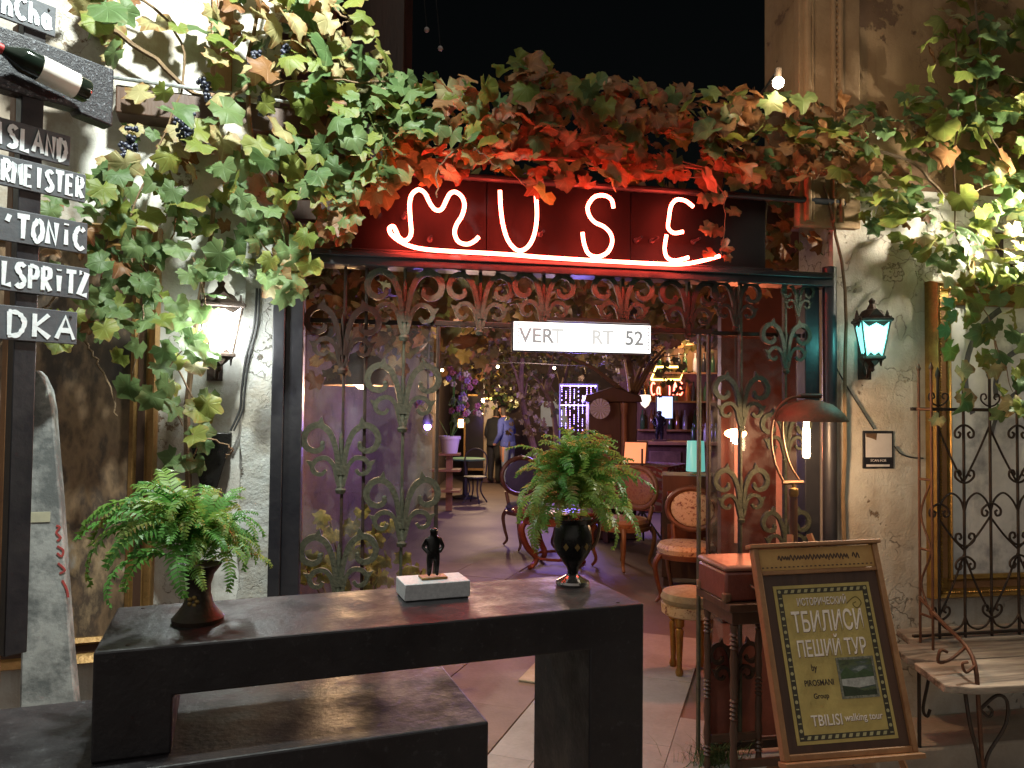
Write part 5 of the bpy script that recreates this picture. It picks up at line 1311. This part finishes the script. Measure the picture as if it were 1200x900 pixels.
rt = thing('round_table', 'round polished mahogany table on curved cabriole legs', 'table', (p.x, p.y + .3, 0))
O('table_top', MB().lathe([(.0, .55), (.46, .55), (.48, .56), (.48, .578), (.46, .588), (.0, .588)], 40), M['mahogany'], rt)
O('apron', MB().lathe([(.40, .45), (.42, .46), (.42, .549), (.40, .549)], 32), M['mahogany'], rt)
for k in range(4):
    a = .5 + k * pi / 2; pts = cr([(.36, .5), (.43, .4), (.36, .22), (.25, .1), (.3, .02), (.34, 0.012)], 4)
    O('leg', MB().tube([(r * cos(a), r * sin(a), z) for r, z in pts], [.04 - .018 * i / len(pts) for i in range(len(pts))], 8), M['mahogany'], rt)
O('stretcher', MB().tube([(.25 * cos(a), .25 * sin(a), .1) for a in np.linspace(0, 2 * pi, 17)[:-1]], .014, 6, True), M['mahogany'], rt)
p = gnd(762, 640)
rugm, t, q = nodes('geometric_rug'); vec = coord(t); ch = t.nodes.new('ShaderNodeTexWave'); ch.wave_type = 'RINGS'; ch.rings_direction = 'SPHERICAL'; ch.inputs['Scale'].default_value = 6; lk(t, vec, ch.inputs[0])
ck = t.nodes.new('ShaderNodeTexChecker'); ck.inputs['Scale'].default_value = 14; lk(t, vec, ck.inputs[0])
lk(t, mix(t, ck.outputs[1], ramp(t, ch.outputs[1], [(.4, (.26, .05, .03)), (.6, (.3, .24, .15))]), (.2, .06, .04)), q.inputs['Base Color']); q.inputs['Roughness'].default_value = .95
ct = thing('cloth_table', 'table draped in a red geometric rug cloth beside the far chairs', 'table', (p.x, p.y + .4, 0), -.5)
O('cloth_top', MB().box(-.42, .42, -.42, .42, .93, .945), rugm, ct, bevel=.006)
for s in (0, 1, 2, 3):
    n = 14; V = []
    for i in range(n + 1):
        x = -.42 + .84 * i / n
        for j, z in enumerate((.93, .75, .42)): V.append((x, -.424 - .02 * j * (1 + sin(i * 1.7)) * .6, z))
    O('cloth_drape', MB().add(V, [(3 * i + j, 3 * i + 3 + j, 3 * i + 4 + j, 3 * i + 1 + j) for i in range(n) for j in range(2)]), rugm, ct, rot=(0, 0, s * pi / 2))
for a in (-1, 1):
    for b in (-1, 1): O('leg', MB().box(a * .36 - .03, a * .36 + .03, b * .36 - .03, b * .36 + .03, 0, .93), M['wood_dark'], ct)
lap = thing('orange_screen', 'small tilted screen glowing orange on rug cloth', 'stand', (p.x - .16, p.y + .22, .947), -.35)  # tilted screen glowing orange, propped on the rug cloth table
O('screen_face', MB().box(-.13, .13, -.004, .004, .02, .28), emit('orange_screen_glow', (1, .25, .04), .55), lap, rot=(-.35, 0, 0))
O('frame', MB().box(-.15, .15, .006, .02, .0, .3), M['wood_dark'], lap, rot=(-.35, 0, 0))
O('prop', MB().tube([(0, .1, .26), (0, .2, 0)], .008, 6), M['wood_dark'], lap)
# tripod
p = gnd(752, 640)
tp = thing('tripod_stand', 'black tripod stand between the round table and tapestry chair', 'tripod', (p.x, p.y, 0))
for k in range(3):
    a = -.75 + k * 2.09; O('leg', MB().tube([(0, 0, .42), (.36 * cos(a), .36 * sin(a), .012)], .014, 6), M['wire'], tp)
O('pole', MB().tube([(0, 0, .35), (0, 0, 1.15)], .012, 8), M['wire'], tp)
O('hub', MB().lathe([(.03, .38), (.035, .41), (.03, .45)], 10), M['wire'], tp)
# side cabinet with turquoise lamp
p = P_(812, 556, 7.2)
cab = thing('side_cabinet', 'dark wooden cabinet with two drawers carrying turquoise lamp', 'cabinet', (p.x + .1, p.y, 0), -.2)
O('carcass', MB().box(-.38, .4, -.2, .25, .08, p.z), M['wood_dark'], cab, bevel=.005)
for z_ in (.45, .75):
    dd = O('drawer', MB().box(-.33, .35, -.215, -.2005, z_ - .12, z_ + .12), M['mahogany'], cab, bevel=.004); O('knob', MB().sphere((0, -.225, z_), .015, 8, 6), M['brass'], dd)
for a in (-.34, .36):
    for b in (-.16, .21): O('foot', MB().box(a - .025, a + .025, b - .025, b + .025, 0, .0795), M['wood_dark'], cab)
tl = thing('table_lamp', 'table lamp with tall turquoise cylinder shade on dark cabinet', 'lamp', (p.x + .02, p.y - .02, p.z + .001))
O('base', MB().lathe([(.05, 0), (.05, .01), (.012, .02), (.012, .05)], 14), M['brass'], tl)
O('shade', MB().lathe([(.085, .03), (.087, .033), (.078, .31), (.076, .313), (.07, .305), (.076, .04)], 24), emit('turquoise_shade', (.2, .7, .6), .3, (.2, .55, .48)), tl)
# far bar
p = P_(785, 517, 12.4)
fb = thing('far_bar', 'carved wooden far bar counter under the neon signs', 'bar counter', (p.x + .25, p.y, 0))
O('counter_top', MB().box(-.75, 1.2, -.3, .3, p.z - .05, p.z), M['wood_mid'], fb, bevel=.006)
O('front', MB().box(-.7, 1.15, -.22, .22, .0, p.z - .051), M['wood_dark'], fb)
for k in range(3): O('carved_panel', MB().box(-.62 + k * .6, -.12 + k * .6, -.245, -.2205, .55, p.z - .15), M['bronze'], fb, bevel=.01)
fb_x, fb_y, fb_z = p.x + .25, p.y, p.z
bcols = [pm('bottle_' + c, k, tuple(q * .7 for q in k), 4, .1, 0, 0) for c, k in (('green', (.04, .1, .04)), ('amber', (.2, .08, .02)), ('clear', (.4, .4, .38)), ('dark', (.02, .02, .025)))]
nm = ['dark green', 'amber', 'clear', 'black']
for k in range(12):
    bt = MB().lathe([(.0, 0), (.036, 0), (.036, .17), (.028, .2), (.013, .23), (.013, .29), (.0, .292)], 12)
    c_ = k % 4; x = .15 + k * .09
    o = O('spirit_bottle', bt, bcols[c_], None, (fb_x + x, fb_y + random.uniform(-.1, .15), fb_z + .001)); tag(o, nm[c_] + ' spirit bottle standing on the far bar counter', 'bottle', 'spirit bottles of ' + nm[c_] + ' glass on the far bar')
scr = thing('bar_screen', 'bluish white glowing screen on the far bar behind a figurine', 'screen', (P_(779, 488, 12.7).x, 12.7, fb_z + .001))
b0_, b1_ = P_(770, 490, 12.7), P_(788, 465, 12.7); ox = scr.location.x
O('display', MB().box(b0_.x - ox, b1_.x - ox, -.012, -.006, b0_.z - fb_z, b1_.z - fb_z), emit('screen_glow', (.4, .58, 1), 1.0), scr)
O('bezel', MB().box(b0_.x - ox - .02, b1_.x - ox + .02, -.005, .03, b0_.z - fb_z - .02, b1_.z - fb_z + .02), M['wood_dark'], scr)
O('stand', MB().box(-.03, .03, -.02, .04, 0, b0_.z - fb_z - .02).box(-.12, .12, -.08, .08, 0, .012), M['wood_dark'], scr)
sg = thing('bar_figurine', 'dark figurine in front of the bluish screen on far bar', 'figurine', (P_(772, 500, 12.4).x, 12.35, fb_z + .001))
me = skin_figure(J, Ed, name='figurine'); me.transform(Matrix.Scale(.52, 4)); me.materials.append(M['bronze_black']); O('figure', me, None, sg)
O('plinth', MB().box(-.1, .1, -.1, .1, .0, .03), M['wood_dark'], sg)
# neon signs on the far wall
def wall_neon(name, label, y, polys, col, strength, r):
    A = P_(*polys[0][0], y); n_ = thing(name, label, 'neon sign', A)
    m_ = emit(name + '_tube', col, strength)
    for pl in polys:
        pts = [P_(u, v, y) - A for u, v in pl]; O('neon_tube', MB().tube(pts, r, 6), m_, n_)
    return n_
fl_ = wall_neon('outline_neon_sign', 'yellow neon outlined board over the far bar', 13.4, [[(763, 445), (769, 430), (803, 430), (797, 445), (763, 445)]], (1.0, .7, .12), 3, .018)
A = fl_.location
bd0 = [P_(u, v, 13.45) - A for u, v in ((765, 444), (770, 431), (801, 431), (796, 444))]
O('board', MB().add([*bd0, *[q + Vector((0, .03, 0)) for q in bd0]], [(0, 1, 2, 3), (7, 6, 5, 4), (0, 4, 5, 1), (1, 5, 6, 2), (2, 6, 7, 3), (3, 7, 4, 0)]), M['brass'], fl_)
me = text_mesh('NISSAN', .14, .004, 1.0); me.materials.append(M['wood_dark']); O('lettering', me, None, fl_, P_(783, 438, 13.43) - A)
def wtxt(text, u0, u1, v0, v1):
    out = []; n = len(text); adv = (u1 - u0) / n
    for i, chh in enumerate(text):
        if chh == ' ': continue
        for pl in ST[chh]:
            pts = [(u0 + adv * (i + .1 + .8 * a), v1 + (v0 - v1) * b) for a, b in pl]; out.append(cr(pts, 3) if len(pts) > 2 else pts)
    return out
wall_neon('script_neon_sign', 'red neon word under the yellow outlined board', 13.4, wtxt('Ca TAS', 762, 801, 448, 463), (1.0, .1, .05), 4, .013)
# sconce
A = P_(756, 470, 12.9); sc1 = thing('bar_sconce', 'small heart shaped wall sconce glowing cream beside the screen', 'sconce', A)
O('shade', MB().lathe([(.0, -.12), (.06, -.07), (.1, .02), (.09, .1), (.0, .11)], 14), emit('cream_shade', (1, .75, .5), .8), sc1)
O('bracket', MB().tube([(0, .02, .1), (0, .1, .2), (0, .7, .22)], .015, 6), M['brass'], sc1)
# antique cabinet with round fan and column
A = P_(718, 545, 9.6)
wc = thing('antique_cabinet', 'tall dark carved cabinet with turned column beside fairy lights', 'cabinet', (A.x, 9.6, 0))
ht_ = P_(718, 458, 9.6).z
O('carcass', MB().box(-.3, .3, .0, .4, 0, ht_ - .14), M['wood_dark'], wc, bevel=.01)
O('cornice', MB().prism([(-.36, ht_ - .139), (.36, ht_ - .139), (.34, ht_ - .06), (.2, ht_ - .02), (0, ht_ + .05), (-.2, ht_ - .02), (-.34, ht_ - .06)], -.05, .42), M['wood_dark'], wc, bevel=.01)
for x in (.13,): O('column', MB().lathe([(.05, .9), (.04, .95), (.035, ht_ - .3), (.05, ht_ - .22), (.05, ht_ - .15)], 14, (x, -.06, 0)), M['wood_mid'], wc)
O('door', MB().box(-.25, -.02, -.02, -.001, .7, 1.3), M['wood_mid'], wc, bevel=.006)
A2 = P_(703, 479, 9.4)
fn = thing('paper_fan', 'round pleated pale pink paper fan on antique cabinet front', 'fan', A2)
for k in range(16):
    a0, a1 = k * pi / 8, (k + 1) * pi / 8; am = (a0 + a1) / 2; r = .125
    O('pleat', MB().add([(0, 0, 0), (r * cos(a0), 0, r * sin(a0)), (r * cos(am), -.02, r * sin(am)), (r * cos(a1), 0, r * sin(a1)), (0, .004, 0)], [(0, 1, 2), (0, 2, 3), (4, 2, 1), (4, 3, 2)]), M['white_cer'], fn)
# purple fairy-light curtain
A = P_(656, 450, 11.5)
fc = thing('fairy_light_curtain', 'hanging curtain of violet blue fairy lights on a frame', 'fairy lights', A)
B = P_(700, 450, 11.5) - A; vio = emit('violet_led', (.22, .12, 1.0), 3.2)
D_ = P_(656, 505, 11.5).z - A.z
O('frame', MB().tube([(0, 0, 0), (B.x, 0, 0)], .015, 6).tube([(0, 0, 0), (0, 0, -A.z)], .015, 6).tube([(B.x, 0, 0), (B.x, 0, -A.z)], .015, 6), M['wire'], fc)
for k in range(9):
    x = B.x * (k + .5) / 9; mb = MB(); n = 22
    for j in range(n):
        if random.random() < .72: mb.box(x - .004, x + .004, -.004, .004, D_ * (j + .5) / n - .008, D_ * (j + .5) / n + .008)
    O('light_strand', mb, vio, fc, kind='stuff')
O('light_strand', MB().box(0, B.x, -.01, .01, -.03, -.02), vio, fc); O('light_strand', MB().box(0, B.x, -.01, .01, -.32, -.312), vio, fc)
point_light('fairy_glow', (B.x / 2, -.4, -.3), 95, (.3, .2, 1.0), .3, fc)
# left side of the courtyard
A = P_(556, 530, 17.0)
mf = thing('standing_mirror', 'tall dark mirror in thin gilt frame against the courtyard wall', 'mirror', (A.x, 17.0, 0))
zt4 = P_(556, 462, 17.0).z; w_ = .24
O('mirror_glass', MB().box(-w_ + .04, w_ - .04, -.02, -.01, .3, zt4 - .04), pm('dark_mirror', (.03, .03, .035), (.04, .035, .03), 3, .1, .3, 0), mf)
O('frame', MB().box(-w_, -w_ + .039, -.035, .02, .0, zt4).box(w_ - .039, w_, -.035, .02, 0, zt4).box(-w_ + .04, w_ - .04, -.035, .02, zt4 - .039, zt4).box(-w_ + .04, w_ - .04, -.035, .02, .25, .299), M['gold'], mf)
A = P_(575, 530, 16.95)
pn = thing('painted_screen', 'cream folding screen panel with black brush marks lit by bulb', 'screen', (A.x, 16.95, 0))
zt5 = P_(575, 470, 16.95).z
O('panel', MB().box(-.15, .15, -.02, .02, 0.1, zt5), painting_mat('brush_marks', [(.42, (.03, .025, .02)), (.5, (.35, .28, .18)), (.7, (.45, .36, .24))], 4.5, (1, 1, .6), .2), pn)
O('foot', MB().box(-.16, .16, -.12, .12, 0, .0995), M['wood_dark'], pn)
A = P_(567, 469, 15.0); bb = thing('bare_bulb', 'bare warm bulb glowing beside the brush marked screen', 'bulb', A)
O('glass', MB().sphere((0, 0, 0), .045, 12, 8), emit('bulb_glow', (1, .8, .5), 40), bb); O('cord', MB().tube([(0, 0, .04), (0, 0, 1.1)], .008, 6), M['wire'], bb)
point_light('bulb_light', (.1, -.2, .05), 90, (1, .68, .38), .08, bb)
p = gnd(545, 583)
gt_ = thing('bistro_table', 'small round green topped bistro table on black column foot', 'table', (p.x, p.y, 0))
zz = P_(545, 537, p.y).z
O('table_top', MB().lathe([(.0, zz - .03), (.36, zz - .03), (.37, zz - .015), (.36, zz), (.0, zz)], 28), pm('green_enamel', (.14, .3, .2), (.1, .22, .15), 5, .3, 0, 0), gt_)
O('column', MB().lathe([(.25, 0), (.25, .02), (.05, .05), (.04, zz - .031)], 14), M['wire'], gt_)
p = gnd(560, 590)
ws = thing('iron_chair', 'small curly black iron chair tucked at the bistro table', 'chair', (p.x - .05, p.y, 0))
O('seat', MB().lathe([(.0, .44), (.2, .44), (.2, .46), (.0, .465)], 20), M['wire'], ws)
for k in range(4):
    a = k * pi / 2 + .4; O('leg', MB().tube(cr([(.14 * cos(a), .14 * sin(a), .44), (.1 * cos(a), .1 * sin(a), .22), (.22 * cos(a), .22 * sin(a), .01)], 5), .013, 6), M['wire'], ws)
O('backrest', MB().tube(cr([(-.17, .17, .45), (-.18, .19, .8), (0, .2, .92), (.18, .19, .8), (.17, .17, .45)], 5), .013, 6), M['wire'], ws)
p = gnd(526, 598)
ps = thing('plant_stand', 'brown wooden stepped plant stand by the gate stile', 'plant stand', (p.x, p.y, 0))
zz = P_(526, 531, p.y).z
O('post', MB().box(-.05, .05, -.05, .05, 0, zz - .031), M['wood_mid'], ps); O('top', MB().box(-.17, .17, -.17, .17, zz - .03, zz), M['wood_mid'], ps)
for z_ in (.3, .62): O('shelf', MB().box(-.3, .18, -.2, .2, z_, z_ + .03), M['wood_mid'], ps)
pt = thing('flower_pot', 'white tapered flower pot on the wooden plant stand', 'pot', (p.x, p.y, zz + .001))
O('pot', MB().lathe([(.0, 0), (.12, 0), (.155, .22), (.175, .22), (.175, .27), (.15, .27), (.14, .2), (.0, .2)], 24), M['white_cer'], pt)
fw_ = thing('potted_flowers', 'tall pink and lilac flowering plant in the white pot', 'plant', (p.x, p.y, zz + .2))
pk = [pm('petal_' + n_, c, tuple(q * .7 for q in c), 9, .6, 0, 0) for n_, c in (('pink', (.3, .1, .14)), ('lilac', (.22, .14, .3)), ('cream', (.4, .36, .25)))]
for k in range(12):
    d = Vector((rng.normal(.12, .16), rng.normal(0, .12), rng.uniform(.35, 1.1)))
    O('stem', MB().tube(cr([(0, 0, 0), d * .5 + Vector((.03, 0, .1)), d], 4), .006, 5), M['fern'], fw_)
    for q in range(3):
        c = d + Vector(rng.normal(0, .05, 3)); mb = MB()
        for j in range(5): mb.sphere(c + Vector((.03 * cos(j * 1.26), -.01, .03 * sin(j * 1.26))), .024, 6, 4, (1, .4, 1))
        O('blossom', mb, pk[rng.integers(3)], fw_)
    lf_ = O('leaf', leaf_obj_mesh(k % 9, 'leaf_green'), None, fw_); lf_.location = d * .6; lf_.scale = (.09,) * 3; lf_.rotation_euler = (1.2, 0, k)
A = P_(540, 501, 9.2); ln_ = thing('candle_lantern', 'tiny orange glowing candle lantern hanging below the flowers', 'lantern', A)
O('glow_glass', MB().lathe([(.03, 0), (.035, .05), (.028, .1)], 10), emit('orange_candle', (1, .45, .12), 7), ln_); O('cap', MB().lathe([(.045, .1), (.03, .13), (.0, .15)], 10), M['bronze'], ln_); O('hook', MB().tube([(0, 0, .14), (0, 0, .9)], .004, 5), M['wire'], ln_)
# behind the left glass: dome pendant, yellow plant, violet lamp
A = P_(424, 452, 4.9); dp = thing('dome_pendant', 'large dark dome pendant lamp glowing warm behind the left glass', 'lamp', A)
O('shade', MB().lathe([(.24, 0), (.24, .01), (.19, .12), (.1, .19), (.03, .22), (.0, .225)], 28).lathe([(.23, .004), (.18, .11), (.09, .17), (.0, .2)], 28), M['bronze'], dp); O('cord', MB().tube([(0, 0, .22), (0, 0, .75)], .006, 6), M['wire'], dp)
O('bulb', MB().sphere((0, 0, .03), .05, 12, 8), emit('pendant_bulb', (1, .7, .4), 22), dp); point_light('pendant_light', (0, 0, -.05), 34, (1, .58, .28), .06, dp)
p = P_(420, 700, 4.6)
yp = thing('yellow_leaf_plant', 'potted plant with yellow green leaves behind the left glass', 'plant', (-.86, 4.7, 0))
O('pot', MB().lathe([(.0, 0), (.13, 0), (.18, .3), (.19, .3), (.17, .28), (.0, .26)], 20), pm('terracotta', (.3, .12, .06), (.22, .09, .05), 6, .7), yp)
for k in range(9):
    d = Vector((rng.normal(.05, .18), rng.normal(0, .12), rng.uniform(.55, .95)))
    O('stem', MB().tube(cr([(0, 0, .27), d * .6, d], 4), .006, 5), M['stem'], yp)
    for q in range(5):
        o = O('leaf', leaf_obj_mesh(int(rng.integers(9)), 'leaf_lime'), None, yp); c = d + Vector(rng.normal(0, .07, 3))
        o.matrix_basis = Matrix.Translation(c) @ orient(Vector((0, -1, 0)), .6, .4).to_4x4() @ Matrix.Scale(rng.uniform(.05, .08), 4)
for lab, loc_, n_, mt_ in (('trailing yellow plant hanging from the beam behind the left glass', (-1.0, 4.7, 2.35), 60, 'leaf_yellow'), ('trailing green plant hanging beside the dome pendant', (-.55, 5.2, 2.5), 50, 'leaf_lime')):
    hp = thing('hanging_plant', lab, 'plant', loc_)
    O('basket', MB().lathe([(.0, -.08), (.09, -.07), (.12, 0), (.11, .03), (.0, .02)], 16), M['bronze'], hp); O('cord', MB().tube([(0, 0, .0), (0, 0, .35)], .005, 5), M['wire'], hp)
    for k in range(n_):
        o = O('leaf', leaf_obj_mesh(int(rng.integers(9)), mt_), None, hp); c = Vector((rng.normal(0, .17), rng.normal(0, .1), .05 - abs(rng.normal(0, .2))))
        o.matrix_basis = Matrix.Translation(c) @ orient(Vector((0, -1, 0)), .6, .5).to_4x4() @ Matrix.Scale(rng.uniform(.035, .07), 4)
wbt = MB().lathe([(.0, 0), (.04, 0), (.04, .2), (.03, .24), (.015, .27), (.015, .34), (.0, .342)], 10)
wms = []
for c_ in bcols: q_ = wbt.mesh('wine_bottle'); q_.materials.append(c_); wms.append(q_)
nm2 = ['dark green', 'amber', 'clear', 'black']
for k in range(3):
    for j in range(11):
        c_ = (k * 3 + j * 5 + j // 3) % 4
        o = O('shelf_bottle', wms[c_], None, None, (2.28 + j * .155 + random.uniform(-.03, .03), 13.46, 1.281 + k * .5))
        tag(o, nm2[c_] + ' bottle standing on a shelf of the brown wall behind the far bar', 'bottle', nm2[c_] + ' bottles on the far shelves')
point_light('shelf_fill', (1.0, -.55, 2.75), 22, (1, .62, .3), .1, bw)  # bare warm light added to brighten the bottle shelves
A = P_(501, 500, 7.5); vl = thing('violet_lamp', 'small violet spot lamp behind the left glass', 'lamp', A)
O('lens', MB().sphere((0, 0, 0), .035, 10, 7), emit('violet_lens', (.4, .2, 1), 20), vl); O('housing', MB().lathe([(.045, .02), (.05, .06), (.03, .12), (.01, .13), (.01, .9)], 12), M['wire'], vl); point_light('violet_light', (0, -.1, -.05), 14, (.38, .22, 1.0), .06, vl)
# behind the right glass: red lamp
A = P_(862, 508, 5.4); rl = thing('red_shop_lamp', 'warm red spot lamp shining behind the right glass', 'lamp', A)
O('bulb', MB().sphere((0, 0, 0), .05, 12, 8, (1.6, 1, .7)), emit('red_bulb', (1, .35, .12), 18), rl); O('cord', MB().tube([(0, 0, .04), (0, .0, 1.2)], .006, 6), M['wire'], rl); point_light('red_light', (0, -.1, -.08), 20, (1, .2, .08), .06, rl)
wk = thing('glass_partition_wall', 'red brown partition wall behind the right glass panel', 'wall', (P_(845, 500, 5.9).x, 5.9, 0))
O('wall', MB().box(0, 1.6, 0, .1, 0, 3.0), pm('oxblood_wall', (.075, .038, .03), (.045, .025, .02), 3, .4), wk)
for k in range(3): O('wall_strip', MB().box(.1 + k * .32, .16 + k * .32, -.012, -.001, .6, 1.55), M['white_cer'], wk)
# added string of bulbs with fill lamps to brighten the courtyard
bulb_em = emit('fill_bulb', (1, .72, .45), 14)
sb0 = [P_(508, 430, 10), P_(600, 425, 10.5), P_(700, 428, 11), P_(800, 415, 11.5)]
A = sb0[0]; sl_ = thing('fill_bulb_string', 'added string of warm fill bulbs slung under the leaf canopy', 'fill lights', A)
pts = cr([q - A for q in sb0], 6); O('cable', MB().tube(pts, .006, 5), M['wire'], sl_)
for q in pts[1::4]: O('bulb', MB().sphere((q[0], q[1], q[2] - .05), .02, 8, 6), bulb_em, sl_)
point_light('courtyard_fill', (pts[9][0], pts[9][1] - .3, pts[9][2] - .25), 36, (1, .64, .5), .2, sl_)
point_light('courtyard_fill', (pts[2][0] + .4, -3.4, pts[9][2] - .3), 24, (1, .62, .45), .2, sl_)
# lone bulbs over the roofline
A = P_(912, 97, 3.25); hb = thing('high_bulb', 'round white bulb shining above the vine by the pilaster', 'bulb', A)
O('glass', MB().sphere((0, 0, 0), .024, 14, 9), emit('high_bulb_glow', (1, .9, .72), 30), hb); O('holder', MB().lathe([(.014, .02), (.016, .06), (.0, .07)], 10).tube([(0, 0, .06), (.01, .1, .065), (.02, .55, .065)], .006, 6), M['wire'], hb); point_light('high_bulb_light', (0, -.05, 0), 3, (1, .6, .3), .04, hb)
for u, v, l in ((500, 35, 'dead glass bulb hanging higher above the dark roof gap'), (516, 57, 'dead glass bulb hanging lower above the dark roof gap')):
    A = P_(u, v, 6.0); o = thing('unlit_bulb', l, 'bulb', A, 0, 'unlit bulbs'); O('glass', MB().sphere((0, 0, 0), .022, 10, 7), M['white_cer'], o); O('cord', MB().tube([(0, 0, .02), (-.05, 0, .5)], .004, 5), M['wire'], o)
